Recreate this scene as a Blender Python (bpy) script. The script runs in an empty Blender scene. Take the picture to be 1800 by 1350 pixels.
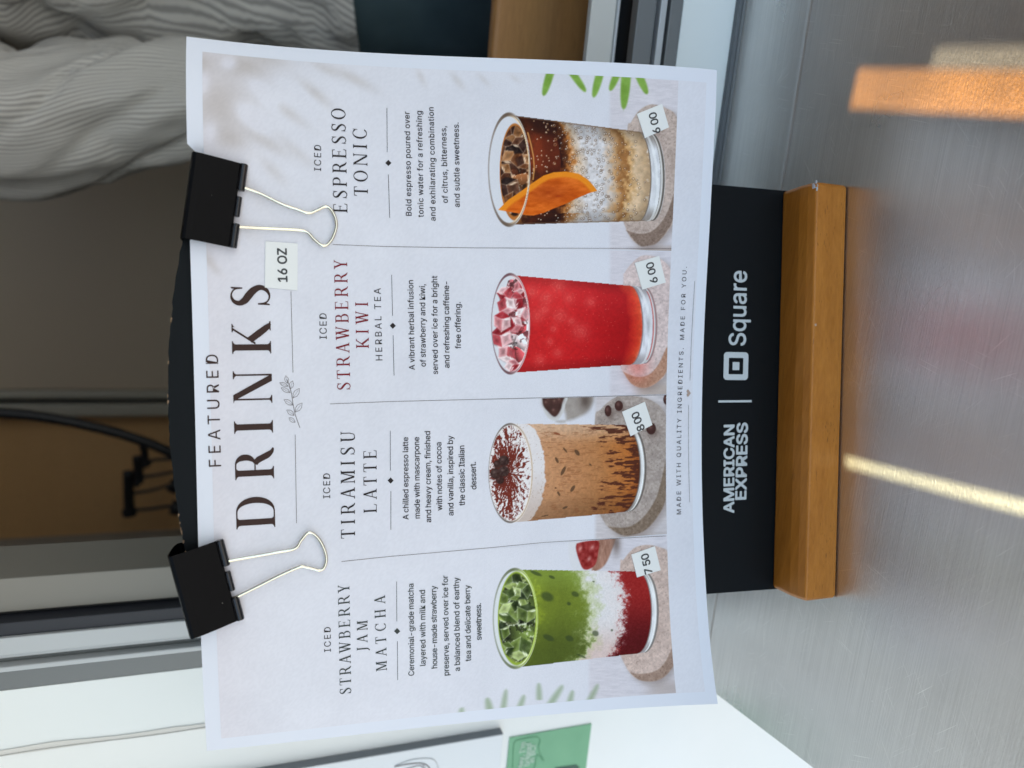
import bpy, bmesh, math, os, random
import numpy as np
from mathutils import Vector, Matrix
random.seed(7); RNG = np.random.default_rng(7)
SC = bpy.context.scene
COL = SC.collection

# ------------------------------------------------------------------ camera geometry (metres, counter top is z = 0)
F = 1353.0                                     # focal length in pixels of an 1800 px wide frame
CAM_H = 0.2646547
nad = np.array([-20, 3525, F]); nad = nad / np.linalg.norm(nad)
vx = -np.array([-6075, -543, F]); vx = vx - nad * (vx @ nad); vx = vx / np.linalg.norm(vx)
vy = np.cross(-nad, vx)
W2 = np.stack([vx, vy, -nad])                  # rows: world axes seen by the upright camera
CAM = np.array([0, 0, CAM_H])

cam_d = bpy.data.cameras.new('camera'); cam = bpy.data.objects.new('camera', cam_d); COL.objects.link(cam)
cam_d.sensor_width = 36; cam_d.lens = 36 * F / 1800; cam_d.clip_start = 0.01; cam_d.clip_end = 500
R3 = np.stack([W2[:, 1], W2[:, 0], -W2[:, 2]], 1)
cam.matrix_world = Matrix([list(R3[i]) + [CAM[i]] for i in range(3)] + [[0, 0, 0, 1]])
cam_d.dof.use_dof = True; cam_d.dof.focus_distance = 0.325; cam_d.dof.aperture_fstop = 7.6
SC.camera = cam

# ------------------------------------------------------------------ light
SUN = np.array([-0.05, 0.03, 1.0]); SUN = SUN / np.linalg.norm(SUN)
SKY_STRENGTH, SUN_STRENGTH, EXPOSURE = 0.13, 3.0, 1.98
world = bpy.data.worlds.new('World'); SC.world = world; world.use_nodes = True
wn = world.node_tree
sky = wn.nodes.new('ShaderNodeTexSky'); sky.sky_type = 'NISHITA'; sky.sun_disc = False
sky.sun_elevation = math.asin(SUN[2]); sky.sun_rotation = math.atan2(SUN[0], SUN[1])
tint = wn.nodes.new('ShaderNodeMix'); tint.data_type = 'RGBA'; tint.blend_type = 'MULTIPLY'; tint.inputs[0].default_value = 1
tint.inputs[7].default_value = (1.0, .945, .85, 1); wn.links.new(sky.outputs[0], tint.inputs[6]); wn.links.new(tint.outputs[2], wn.nodes['Background'].inputs[0]); wn.nodes['Background'].inputs[1].default_value = SKY_STRENGTH
sun_d = bpy.data.lights.new('sun', 'SUN'); sun = bpy.data.objects.new('sun', sun_d); COL.objects.link(sun)
sun_d.energy = SUN_STRENGTH; sun_d.angle = math.radians(0.5); sun_d.color = (1, .93, .82)
sun.rotation_euler = Vector(SUN).to_track_quat('Z', 'Y').to_euler()
SC.view_settings.view_transform = 'Standard'; SC.view_settings.look = 'None'
SC.view_settings.exposure = EXPOSURE; SC.view_settings.gamma = 1; SC.view_settings.use_curve_mapping = False
SC.cycles.max_bounces = 10; SC.cycles.transparent_max_bounces = 12

# ------------------------------------------------------------------ pixel <-> place helpers (photo pixels of the 1800 x 1350 frame)
def ray(ix, iy): return W2 @ np.array([(1350 - iy - 675) / F, (ix - 900) / F, 1.0])
def on_z(ix, iy, z=0.0): r = ray(ix, iy); return CAM + r * ((z - CAM_H) / r[2])
def on_y(ix, iy, Y): r = ray(ix, iy); return CAM + r * (Y / r[1])
def on_plane(ix, iy, q, n): r = ray(ix, iy); return CAM + r * (((q - CAM) @ n) / (r @ n))
WY = 0.384                                     # the shop's front wall

# sign frame: card holder stands turned about 11.7 degrees to the wall
fl, fr = on_z(1470, 1052), on_z(1490, 325)
EX = (fr - fl) / np.linalg.norm(fr - fl); EY = np.cross([0, 0, 1.0], EX)
CTR = (fl + fr) / 2; BASE_W = np.linalg.norm(fr - fl); BASE_H = 0.0178; SLOT_D = 0.0227
LEAN = 0.0942198
SLOT = CTR + EY * SLOT_D + np.array([0, 0, BASE_H])
UPV = np.array([0, 0, 1.0]) * math.cos(LEAN) + EY * math.sin(LEAN)
NRM = np.cross(EX, UPV)
# menu sheet surface
PW, PH = .2794, .2159
PAR = dict(rot=0.0288879, tx=-0.0061746, ty=0.2556166)
TERMS = [(2,0),(3,0),(4,0),(2,1),(3,1),(4,1),(1,1),(1,2),(2,2),(0,2),(3,2),(0,3),(1,3),(2,3),(4,2),(5,0),(5,1)]
COEF = [0.009804, 0.0084005, -0.0163332, -0.0284424, 0.0022825, 0.0307675, -0.0254963, 0.0742732, 0.0440992, 0.0023925,
        -0.014927, -0.0018979, -0.0418316, -0.0098538, -0.0174074, -0.0058262, 0.0033117]
cr, sr = math.cos(PAR['rot']), math.sin(PAR['rot'])
PU = cr * EX + sr * UPV; PV = -(cr * UPV - sr * EX)
PO = SLOT + PAR['tx'] * EX + PAR['ty'] * UPV + NRM * .001
def sheet(s, t, off=0.0):
    s = np.asarray(s, float); t = np.asarray(t, float)
    a = (s - PW / 2) / (PW / 2); b = t / PH
    d = sum(c * a**i * b**j for c, (i, j) in zip(COEF, TERMS)) + off
    # gentle cockle of thin paper away from the board
    d = d + .0005 * np.sin(a * 9 + b * 5) * np.clip(np.abs(a) - .45, 0, 1) * 2
    return PO + (s - PW / 2)[..., None] * PU + t[..., None] * PV + d[..., None] * NRM
def project(P):
    c = (P - CAM) @ W2
    X = 675 + F * c[..., 0] / c[..., 2]; Y = 900 + F * c[..., 1] / c[..., 2]
    return Y, 1350 - X                         # photo pixel ix, iy
def st_of(pts):
    pts = np.array(pts, float).reshape(-1, 2); s = np.full(len(pts), PW / 2); t = np.full(len(pts), PH / 2)
    for _ in range(25):
        x, y = project(sheet(s, t)); e = 1e-5
        xs, ys = project(sheet(s + e, t)); xt, yt = project(sheet(s, t + e))
        a, b, c, d = (xs - x) / e, (xt - x) / e, (ys - y) / e, (yt - y) / e
        rx, ry = pts[:, 0] - x, pts[:, 1] - y; det = a * d - b * c
        s = s + (rx * d - b * ry) / det; t = t + (a * ry - c * rx) / det
    return s, t
def crop(ox, oy, k=4.5):
    return lambda pts: [(ox + x / k, oy + y / k) for x, y in pts]

# ------------------------------------------------------------------ object helpers
def tag(o, label=None, cat=None, group=None, kind=None):
    if label: o['label'] = label
    if cat: o['category'] = cat
    if group: o['group'] = group
    if kind: o['kind'] = kind
    return o
def empty(name, loc=(0, 0, 0)):
    o = bpy.data.objects.new(name, None); o.empty_display_size = .02; o.location = loc; COL.objects.link(o); return o
def link_mesh(name, me, mats, parent=None, smooth=False):
    o = bpy.data.objects.new(name, me); COL.objects.link(o)
    for m in (mats if isinstance(mats, (list, tuple)) else [mats]): me.materials.append(m)
    if parent is not None:
        o.parent = parent; o.matrix_parent_inverse = Matrix.Translation(-Vector(parent.location)) if parent.type == 'EMPTY' else Matrix.Identity(4)
    if smooth:
        for p in me.polygons: p.use_smooth = True
    return o
class MB:
    def __init__(s): s.v = []; s.f = []; s.m = []
    def add(s, verts, faces, m=0):
        n = len(s.v); s.v += [tuple(map(float, q)) for q in verts]; s.f += [tuple(i + n for i in q) for q in faces]; s.m += [m] * len(faces)
    def box(s, lo, hi, m=0):
        x0, y0, z0 = lo; x1, y1, z1 = hi
        s.add([(x0,y0,z0),(x1,y0,z0),(x1,y1,z0),(x0,y1,z0),(x0,y0,z1),(x1,y0,z1),(x1,y1,z1),(x0,y1,z1)],
              [(0,3,2,1),(4,5,6,7),(0,1,5,4),(1,2,6,5),(2,3,7,6),(3,0,4,7)], m)
    def prism(s, poly, vec, m=0):              # poly: 3D points of one cap, vec: extrusion
        n = len(poly); vec = np.array(vec); a = [np.array(q) for q in poly]
        s.add(a + [q + vec for q in a], [tuple(range(n))[::-1], tuple(range(n, 2 * n))] + [(i, (i + 1) % n, n + (i + 1) % n, n + i) for i in range(n)], m)
    def tube(s, pts, r, n=10, m=0, cap=True):
        pts = [np.array(q, float) for q in pts]; rings = []; N0 = None
        rr = r if hasattr(r, '__len__') else [r] * len(pts)
        for i, q in enumerate(pts):
            T = pts[min(i + 1, len(pts) - 1)] - pts[max(i - 1, 0)]; T = T / (np.linalg.norm(T) + 1e-12)
            if N0 is None:
                h = np.array([0, 0, 1.0]) if abs(T[2]) < .9 else np.array([1.0, 0, 0]); N0 = np.cross(T, h)
            N0 = N0 - T * (N0 @ T); N0 = N0 / np.linalg.norm(N0); B = np.cross(T, N0)
            rings.append([q + rr[i] * (math.cos(2 * math.pi * k / n) * N0 + math.sin(2 * math.pi * k / n) * B) for k in range(n)])
        v = [w for rg in rings for w in rg]
        f = [(i * n + k, i * n + (k + 1) % n, (i + 1) * n + (k + 1) % n, (i + 1) * n + k) for i in range(len(pts) - 1) for k in range(n)]
        if cap: f += [tuple(range(n))[::-1], tuple(range((len(pts) - 1) * n, len(pts) * n))]
        s.add(v, f, m)
    def mesh(s, name):
        me = bpy.data.meshes.new(name); me.from_pydata(s.v, [], s.f); me.polygons.foreach_set('material_index', s.m); me.update(); return me
    def build(s, name, mats, parent=None, smooth=False, bevel=0.0, seg=2):
        me = s.mesh(name)
        bm = bmesh.new(); bm.from_mesh(me); bmesh.ops.recalc_face_normals(bm, faces=bm.faces); bm.to_mesh(me); bm.free()
        o = link_mesh(name, me, mats, parent, smooth)
        if bevel:
            b = o.modifiers.new('bevel', 'BEVEL'); b.width = bevel; b.segments = seg; b.limit_method = 'ANGLE'; b.angle_limit = .6
        return o
def smooth_path(pts, n=6, closed=False):
    P = [np.array(q, float) for q in pts]; out = []
    for i in range(len(P) - 1):
        a = P[max(i - 1, 0)]; b = P[i]; c = P[i + 1]; d = P[min(i + 2, len(P) - 1)]
        for k in range(n):
            t = k / n; out.append(.5 * ((2 * b) + (c - a) * t + (2 * a - 5 * b + 4 * c - d) * t * t + (3 * b - a - 3 * c + d) * t**3))
    out.append(P[-1]); return out

# ------------------------------------------------------------------ materials
def s2l(c):
    c = np.asarray(c, float) / 255.0
    return np.where(c <= .04045, c / 12.92, ((c + .055) / 1.055) ** 2.4)
def mat(name, col, rough=.5, metal=0.0, spec=.5, coat=0.0):
    m = bpy.data.materials.new(name); m.use_nodes = True; b = m.node_tree.nodes['Principled BSDF']
    b.inputs['Base Color'].default_value = (*col, 1); b.inputs['Roughness'].default_value = rough; b.inputs['Metallic'].default_value = metal
    b.inputs['Specular IOR Level'].default_value = spec; b.inputs['Coat Weight'].default_value = coat
    return m
def nd(m, t, **kw):
    n = m.node_tree.nodes.new(t)
    for k, v in kw.items(): setattr(n, k, v)
    return n
def lk(m, a, b): m.node_tree.links.new(a, b)
def coords(m, scale=(1, 1, 1), kind='Object', rot=(0, 0, 0)):
    tc = nd(m, 'ShaderNodeTexCoord'); mp = nd(m, 'ShaderNodeMapping'); mp.inputs['Scale'].default_value = scale; mp.inputs['Rotation'].default_value = rot
    lk(m, tc.outputs[kind], mp.inputs[0]); return mp.outputs[0]
def noise(m, vec, scale, detail=4, rough=.5):
    n = nd(m, 'ShaderNodeTexNoise'); n.inputs['Scale'].default_value = scale; n.inputs['Detail'].default_value = detail; n.inputs['Roughness'].default_value = rough
    lk(m, vec, n.inputs['Vector']); return n.outputs[0]
def ramp(m, fac, stops):
    r = nd(m, 'ShaderNodeValToRGB'); e = r.color_ramp.elements
    while len(e) < len(stops): e.new(.5)
    for q, (p, c) in zip(e, stops): q.position = p; q.color = (*c, 1) if len(c) == 3 else c
    lk(m, fac, r.inputs[0]); return r.outputs[0]
def bump(m, h, strength, dist=.001, nrm=None):
    b = nd(m, 'ShaderNodeBump'); b.inputs['Strength'].default_value = strength; b.inputs['Distance'].default_value = dist
    lk(m, h, b.inputs['Height'])
    if nrm is not None: lk(m, nrm, b.inputs['Normal'])
    return b.outputs[0]
def bsdf(m): return m.node_tree.nodes['Principled BSDF']
def g(v): return (v, v, v)
def mixc(m, fac, a, b, mode='MIX'):
    x = nd(m, 'ShaderNodeMix', data_type='RGBA', blend_type=mode)
    for sock, val in ((x.inputs[0], fac), (x.inputs[6], a), (x.inputs[7], b)):
        if hasattr(val, 'is_linked') or hasattr(val, 'links'): lk(m, val, sock)
        elif isinstance(val, (int, float)): sock.default_value = val
        else: sock.default_value = (*val, 1)
    return x.outputs[2]

# brushed steel: long fine lines along the counter, a few scratches and specks
STEEL = mat('brushed_steel', (.60, .59, .58), .34, 1.0)
def setup_steel(m):
    b = bsdf(m)
    v = coords(m, (3.0, 900, 1)); n1 = noise(m, v, 1.0, 3, .6)
    v2 = coords(m, (14, 2600, 1)); n2 = noise(m, v2, 1.0, 2, .5)
    v3 = coords(m, (1, 1, 1)); n3 = noise(m, v3, 14, 4, .55)
    add = nd(m, 'ShaderNodeMath', operation='ADD'); lk(m, n1, add.inputs[0]); lk(m, n2, add.inputs[1])
    # scratches: thin bright voronoi edges, stretched and bent
    vs = coords(m, (30, 90, 1), rot=(0, 0, .7)); w = noise(m, vs, .35, 3)
    vo = nd(m, 'ShaderNodeTexVoronoi', feature='DISTANCE_TO_EDGE'); vo.inputs['Scale'].default_value = .7
    mx = nd(m, 'ShaderNodeVectorMath', operation='ADD'); lk(m, vs, mx.inputs[0]); lk(m, w, mx.inputs[1]); lk(m, mx.outputs[0], vo.inputs['Vector'])
    sc = ramp(m, vo.outputs['Distance'], [(0, g(.5)), (.006, g(0))])
    msk = ramp(m, noise(m, v3, 30, 2), [(.56, g(0)), (.66, g(1))])
    sm = mixc(m, 1.0, sc, msk, 'MULTIPLY')
    rg = ramp(m, add.outputs[0], [(.32, g(.19)), (.68, g(.32))])
    lk(m, mixc(m, .5, rg, ramp(m, n3, [(.3, g(.20)), (.7, g(.36))])), b.inputs['Roughness'])
    c = ramp(m, n2, [(.3, (.66, .645, .63)), (.7, (.79, .775, .76))])
    c = mixc(m, 1.0, c, ramp(m, noise(m, v3, 11, 5, .65), [(.3, g(.86)), (.7, g(1.0))]), 'MULTIPLY'); c = mixc(m, sm, c, (.8, .8, .79))
    # short fine dashes: scuffs in several directions
    for a_, lo_ in ((.75, .69), (-.65, .70), (1.35, .70), (.2, .71), (2.1, .71)):
        tc_ = nd(m, 'ShaderNodeTexCoord'); mp_ = nd(m, 'ShaderNodeMapping', vector_type='TEXTURE'); mp_.inputs['Scale'].default_value = (1 / 45, 1 / 1900, 1); mp_.inputs['Rotation'].default_value = (0, 0, a_); lk(m, tc_.outputs['Object'], mp_.inputs[0])
        ns_ = noise(m, mp_.outputs[0], 1.0, 1); ds = ramp(m, ns_, [(lo_, g(0)), (lo_ + .05, g(.75))])
        pt = ramp(m, noise(m, coords(m, (1, 1, 1), rot=(a_, 0, a_)), 16, 2), [(.48, g(0)), (.62, g(1))]); c = mixc(m, mixc(m, 1.0, ds, pt, 'MULTIPLY'), c, (.93, .92, .9))
    # tiny specks of grit
    vd = nd(m, 'ShaderNodeTexVoronoi'); vd.inputs['Scale'].default_value = 130; lk(m, v3, vd.inputs['Vector'])
    sp = ramp(m, vd.outputs['Distance'], [(.02, g(1)), (.045, g(0))])
    sp2 = mixc(m, 1.0, sp, ramp(m, noise(m, v3, 90, 0), [(.60, g(0)), (.66, g(1))]), 'MULTIPLY')
    c = mixc(m, sp2, c, (.95, .95, .95)); lk(m, c, b.inputs['Base Color'])
    gr = noise(m, coords(m, (420, 1300, 1)), 1.0, 3, .6); nb = bump(m, add.outputs[0], .15, .0004); nb = bump(m, gr, .16, .0005, nb); nb = bump(m, sm, .25, .0003, nb); nb = bump(m, noise(m, v3, 7, 2), .06, .003, nb)
    lk(m, nb, b.inputs['Normal'])
    b.inputs['Anisotropic'].default_value = .75; b.inputs['Anisotropic Rotation'].default_value = .25
    tg = nd(m, 'ShaderNodeTangent', direction_type='UV_MAP'); lk(m, tg.outputs[0], b.inputs['Tangent'])
setup_steel(STEEL)

WALLW = mat('white_painted_wall', (.80, .83, .82), .42)
def setup_wall(m):
    b = bsdf(m); v = coords(m); n = noise(m, v, 6, 5, .6)
    c = ramp(m, n, [(.3, (.77, .80, .79)), (.7, (.83, .85, .84))]); lk(m, c, b.inputs['Base Color'])
    lk(m, bump(m, noise(m, v, 90, 4), .06, .001), b.inputs['Normal'])
setup_wall(WALLW)
TRIMW = mat('white_trim_paint', (.76, .80, .80), .35)
ALU = mat('grey_aluminium', (.16, .168, .17), .42, .25)
lk(ALU, bump(ALU, noise(ALU, coords(ALU, (800, 800, 6)), 1, 2), .05, .0004), bsdf(ALU).inputs['Normal'])
ALU_L = mat('pale_aluminium', (.44, .46, .475), .42, .2)
ALU_D = mat('dark_aluminium', (.12, .13, .13), .5, .2)
GASK = mat('black_rubber_gasket', (.018, .02, .028), .55)
BLACK = mat('black_gap_shade', (.008, .008, .009), .6)  # near-black fill, shade of open gaps and slots put into the colour
SASH = mat('beige_sash', (.45, .43, .39), .45)
STILE = mat('beige_sash_painted_shade', (.21, .20, .175), .45)  # darker copy of the sash beige, recess shade put into the colour
CAULK = mat('grey_caulk', (.12, .13, .14), .5)

WOOD = mat('stained_wood', (.30, .12, .03), .36, spec=.35)
def setup_wood(m, lo, hi, s=(18, 160, 160)):
    b = bsdf(m); v = coords(m, s); n = noise(m, v, 1.0, 5, .6); n2 = noise(m, coords(m, (120, 900, 900)), 1.0, 2)
    c = ramp(m, n, [(.3, lo), (.7, hi)]); c = mixc(m, .35, c, ramp(m, n2, [(.35, lo), (.65, hi)]))
    po = ramp(m, noise(m, coords(m, (60, 1400, 1400)), 1.0, 1), [(.66, g(0)), (.72, g(1))]); c = mixc(m, mixc(m, 1.0, po, ramp(m, noise(m, coords(m), 60, 2), [(.45, g(0)), (.6, g(.7))]), 'MULTIPLY'), c, tuple(q * .4 for q in lo))
    # small chips in the stain
    vd = nd(m, 'ShaderNodeTexVoronoi'); vd.inputs['Scale'].default_value = 95; lk(m, coords(m), vd.inputs['Vector'])
    ch = ramp(m, vd.outputs['Distance'], [(.03, g(1)), (.08, g(0))])
    ch = mixc(m, 1.0, ch, ramp(m, noise(m, coords(m), 45, 1), [(.60, g(0)), (.66, g(1))]), 'MULTIPLY')
    c = mixc(m, ch, c, (.45, .38, .32)); lk(m, c, b.inputs['Base Color'])
    lk(m, bump(m, n2, .12, .0006), b.inputs['Normal'])
setup_wood(WOOD, (.37, .125, .013), (.51, .19, .028))
CHIP = mat('bare_chipped_wood', (.50, .50, .52), .8)
BOARDB = mat('black_printed_board', (.005, .006, .007), .42, spec=.10)
lk(BOARDB, bump(BOARDB, noise(BOARDB, coords(BOARDB), 320, 3), .05, .0004), bsdf(BOARDB).inputs['Normal'])
BEDGE = mat('board_edge_brown', (.03, .023, .018), .8)
LETW = mat('pale_grey_print', (.50, .54, .56), .5)

PAPER = mat('white_paper', (.71, .735, .81), .75, spec=.2)
PAPER.node_tree.nodes['Principled BSDF'].inputs['Subsurface Weight'].default_value = 0
pb = bump(PAPER, noise(PAPER, coords(PAPER), 900, 3), .10, .0003); pb = bump(PAPER, noise(PAPER, coords(PAPER), 26, 2), .16, .004, pb)
lk(PAPER, pb, bsdf(PAPER).inputs['Normal'])
PRINT = mat('printed_ink', (.8, .8, .8), .7, spec=.12)
at = nd(PRINT, 'ShaderNodeVertexColor', layer_name='ink'); lk(PRINT, at.outputs[0], bsdf(PRINT).inputs['Base Color'])
pb = bump(PRINT, noise(PRINT, coords(PRINT), 900, 3), .10, .0003); pb = bump(PRINT, noise(PRINT, coords(PRINT), 26, 2), .16, .004, pb)
lk(PRINT, pb, bsdf(PRINT).inputs['Normal'])
STICK = None
def inkmat(name, c): return mat(name, tuple(ink(np.array([c]))[0]), .65, spec=.25)
PREF = s2l((207, 212, 227)); A0 = np.array([.695, .71, .775])
def ink(c):                                    # printed colour -> albedo of the print
    r = s2l(c) / PREF; return np.clip(np.where(r < 1, r ** 1.07, r) * A0, 0.003, .9)
STICK = mat('label_tape', (.755, .76, .745), .45)
INK_DARK = inkmat('ink_charcoal', (44, 38, 40)); INK_BROWN = inkmat('ink_brown', (60, 42, 38)); INK_RED = inkmat('ink_maroon', (122, 34, 46))
INK_GREY = inkmat('ink_grey', (110, 104, 106)); INK_GREEN = inkmat('ink_green_grey', (60, 66, 66)); INK_BEAN = inkmat('ink_taupe', (165, 148, 142)); INK_BLK = mat('label_black', (.03, .03, .032), .5)

# ------------------------------------------------------------------ lettering
FONT_DIR = bpy.utils.system_resource('DATAFILES', path='fonts')
try: SANS = bpy.data.fonts.load(os.path.join(FONT_DIR, 'Inter.woff2'))
except Exception: SANS = None
_gc = {}
def sans_raw(txt, off):
    c = bpy.data.curves.new('glyph', 'FONT')
    if SANS: c.font = SANS
    c.body = txt; c.size = 1; c.resolution_u = 3
    o = bpy.data.objects.new('glyph', c); COL.objects.link(o)
    me = bpy.data.meshes.new_from_object(o.evaluated_get(bpy.context.evaluated_depsgraph_get()))
    v = np.array([q.co[:2] for q in me.vertices]).reshape(-1, 2); f = [tuple(p.vertices) for p in me.polygons]
    bpy.data.objects.remove(o); bpy.data.curves.remove(c); bpy.data.meshes.remove(me); return v, f
def sans(ch, off):
    k = (ch, off)
    if k not in _gc:
        if ('H', off) not in _gc and ch != 'H': sans('H', off)
        hh, _ = sans_raw('HH', off); h, f = sans_raw('H', off)
        cap = h[:, 1].max() + 0.0
        ah = hh[:, 0].max() - h[:, 0].max()
        if ch == ' ': _gc[k] = (np.zeros((0, 3)), [], ah * .36 / cap)
        else:
            v, f = sans_raw(ch, off); a, _ = sans_raw('H' + ch + 'H', off); b, _ = sans_raw('HH', off)
            adv = (a[:, 0].max() - b[:, 0].max())
            v = v / cap
            if off > 0:                        # heavier weight: the outline repeated a hair to each side
                n = len(v); D8 = [(off * math.cos(q), off * math.sin(q)) for q in np.linspace(0, 2 * math.pi, 9)[:-1]]
                f = [tuple(i + n * j for i in q) for j in range(9) for q in f]; v = np.concatenate([v] + [v + np.array(d) for d in D8]); zc = np.repeat(np.arange(9), n) * 6e-6
            else: zc = np.zeros(len(v))
            _gc[k] = (np.column_stack([v, zc]), f, adv / cap)
    return _gc[k]

def serif(ch, T=.12, h=.035):
    """Roman capitals with bracketed serifs, drawn here: cap height 1, stem T, hairline h."""
    V = []; Fc = []
    def poly(p):
        n = len(V); V.extend([(q[0], q[1], len(Fc) % 40 * 1.5e-6) for q in p]); Fc.append(tuple(range(n, n + len(p))))
    def strip(a, b):
        for i in range(len(a) - 1): poly([a[i], a[i + 1], b[i + 1], b[i]])
    sw = .085; br = .05
    def ser(xc0, xc1, y, up, l=sw, r=sw):       # slab under / over a stem between xc0..xc1
        d = 1 if up else -1
        poly([(xc0 - l, y), (xc1 + r, y), (xc1 + r, y - d * h * .8), (xc0 - l, y - d * h * .8)])
        for x, e, w in ((xc0, -1, l), (xc1, 1, r)):
            if w > .02: poly([(x, y - d * h * .8), (x + e * w * .7, y - d * h * .8), (x + e * w * .22, y - d * (h + br * .4)), (x, y - d * (h + br))])
    def stem(x, y0=0, y1=1, w=T, bot=True, top=True, **k):
        poly([(x, y0), (x + w, y0), (x + w, y1), (x, y1)])
        if bot: ser(x, x + w, y0, False, **k)
        if top: ser(x, x + w, y1, True, **k)
    def diag(x0, y0, x1, y1, w):                # parallelogram with horizontal ends
        poly([(x0 - w / 2, y0), (x0 + w / 2, y0), (x1 + w / 2, y1), (x1 - w / 2, y1)])
    def ring(cx, cy, rx, ry, a0, a1, tw, th, n=30):
        A = np.radians(np.linspace(a0, a1, n))
        o = [(cx + rx * math.cos(t), cy + ry * math.sin(t)) for t in A]
        i = [(cx + (rx - tw) * math.cos(t), cy + (ry - th) * math.sin(t)) for t in A]
        strip(o, i)
    def bowl(x, y0, y1, rx, tw=None):
        tw = tw or T; cy = (y0 + y1) / 2; ry = (y1 - y0) / 2
        n = 26; A = np.radians(np.linspace(-90, 90, n)); e = .86
        o = [(x + rx * max(math.cos(t), 0)**e, cy + ry * math.sin(t)) for t in A]
        i = [(x + (rx - tw) * max(math.cos(t), 0)**e, cy + (ry - h) * math.sin(t)) for t in A]; strip(o, i)
    def sweep(pts, ws, n=8):
        P = smooth_path([(*q, 0) for q in pts], n); W = np.interp(np.linspace(0, 1, len(P)), np.linspace(0, 1, len(ws)), ws)
        a = []; b = []
        for k, q in enumerate(P):
            t = P[min(k + 1, len(P) - 1)] - P[max(k - 1, 0)]; t = t / (np.linalg.norm(t) + 1e-9); m = np.array([-t[1], t[0]])
            a.append(tuple(q[:2] + m * W[k] / 2)); b.append(tuple(q[:2] - m * W[k] / 2))
        strip(a, b)
    S = .09
    if ch == 'I': stem(S); adv = T + 2 * S + .06
    elif ch == 'D': stem(S); bx = S + T - .01; poly([(bx,0),(bx+.2,0),(bx+.2,h),(bx,h)]); poly([(bx,1-h),(bx+.2,1-h),(bx+.2,1),(bx,1)]); bowl(bx + .19, 0, 1, .42); adv = bx + .68
    elif ch in 'PRB':
        stem(S); bx = S + T - .01; m = .47 if ch != 'B' else .53
        poly([(bx,1-h),(bx+.16,1-h),(bx+.16,1),(bx,1)]); poly([(bx,m),(bx+.16,m),(bx+.16,m+h),(bx,m+h)]); bowl(bx + .15, m, 1, .29 if ch != 'B' else .25)
        adv = bx + .50
        if ch == 'R':
            sweep([(bx + .17, m + .01), (bx + .28, m - .07), (bx + .40, .17), (bx + .50, .05), (bx + .60, .012)], [T*.7, T, T * 1.02, T * .62, h]); adv = bx + .60
        if ch == 'B':
            poly([(bx,0),(bx+.18,0),(bx+.18,h),(bx,h)]); bowl(bx + .17, 0, m + h, .31); adv = bx + .54
    elif ch == 'N':
        x1 = .80; stem(S, w=h * 1.25, top=False); stem(S + x1 - .14, w=h * 1.25, bot=False); poly([(S-.08,1),(S+T*.9,1),(S+x1-.14+h*1.25,0),(S+x1-.14+h*1.25-T*1.15,0),(S-.0,1-h)]); adv = x1 + .14
    elif ch == 'K':
        stem(S); x = S + T; diag(x + .02, .40, x + .43, 1, h * 1.7); ser(x + .41, x + .46, 1, True)
        sweep([(x + .11, .55), (x + .30, .30), (x + .46, .10), (x + .56, .012)], [T * 1.05, T * 1.1, T * .95, h * 1.5]); poly([(x+.36,0),(x+.62,0),(x+.62,h),(x+.40,h)]); adv = x + .58
    elif ch == 'S':
        sweep([(.52, .80), (.47, .92), (.33, .985), (.18, .93), (.12, .79), (.19, .65), (.33, .54), (.47, .41), (.545, .25), (.48, .09), (.32, .012), (.17, .07), (.10, .22)],
              [h, h * 1.1, h * 1.25, T * .55, T * .8, T * 1.1, T * 1.2, T * 1.1, T * .85, T * .6, h * 1.25, h * 1.1, h])
        poly([(.505,.70),(.54,.70),(.55,1),(.51,.98),(.49,.86)]); poly([(.085,.31),(.12,.31),(.14,.15),(.105,.02),(.07,0)]); adv = .64
    elif ch in 'EFL':
        stem(S); x = S + T - .01
        poly([(x,0),(x+.42,0),(x+.42,h),(x,h)]) if ch != 'F' else None
        if ch != 'F': poly([(x + .36, h*.9), (x + .42, h*.9), (x + .46, .22), (x + .43, .22)])
        if ch != 'L':
            poly([(x,1-h),(x+.38,1-h),(x+.38,1),(x,1)]); poly([(x+.33,1-h),(x+.38,1),(x+.40,.80),(x+.37,.80)]); poly([(x,.5),(x+.27,.5),(x+.27,.5+h),(x,.5+h)]); poly([(x+.25,.40),(x+.28,.40),(x+.28,.63),(x+.25,.63)])
        adv = x + .53
    elif ch == 'T':
        stem(.34 - T / 2, top=False); poly([(.02,1-h),(.66,1-h),(.66,1),(.02,1)]); poly([(.0,.78),(.03,.78),(.08,1-h),(.03,1)]); poly([(.68,.78),(.65,.78),(.60,1-h),(.65,1)]); adv = .70
    elif ch == 'O': ring(.43, .5, .40, .515, 0, 360, T, h, 60); adv = .88
    elif ch == 'Q': ring(.43, .5, .40, .515, 0, 360, T, h, 60); adv = .88
    elif ch == 'C':
        ring(.44, .5, .40, .515, 42, 320, T, h, 50); poly([(.70,.66),(.735,.66),(.745,1),(.71,.98),(.69,.82)]); adv = .80
    elif ch == 'A':
        diag(.05 + .03, 0, .365, .97, h * 1.4); diag(.645, 0, .375, 1.01, T * 1.08); ser(.05, .11, 0, False); ser(.645 - T / 2, .645 + T / 2, 0, False); poly([(.18,.32),(.54,.32),(.53,.32+h),(.19,.32+h)]); adv = .74
    elif ch == 'Y':
        diag(.36, .42, .12, 1, T * 1.05); diag(.37, .42, .60, 1, h * 1.5); stem(.36 - T / 2, 0, .46, top=False); ser(.12 - T / 2, .12 + T / 2, 1, True); ser(.58, .62, 1, True); adv = .72
    elif ch == 'V': adv = .7
    elif ch == 'W':
        diag(.33, 0, .12, 1, T * 1.05); diag(.33, .0, .53, .95, h * 1.4); diag(.72, 0, .50, 1, T * 1.05); diag(.72, 0, .94, 1, h * 1.4)
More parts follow.
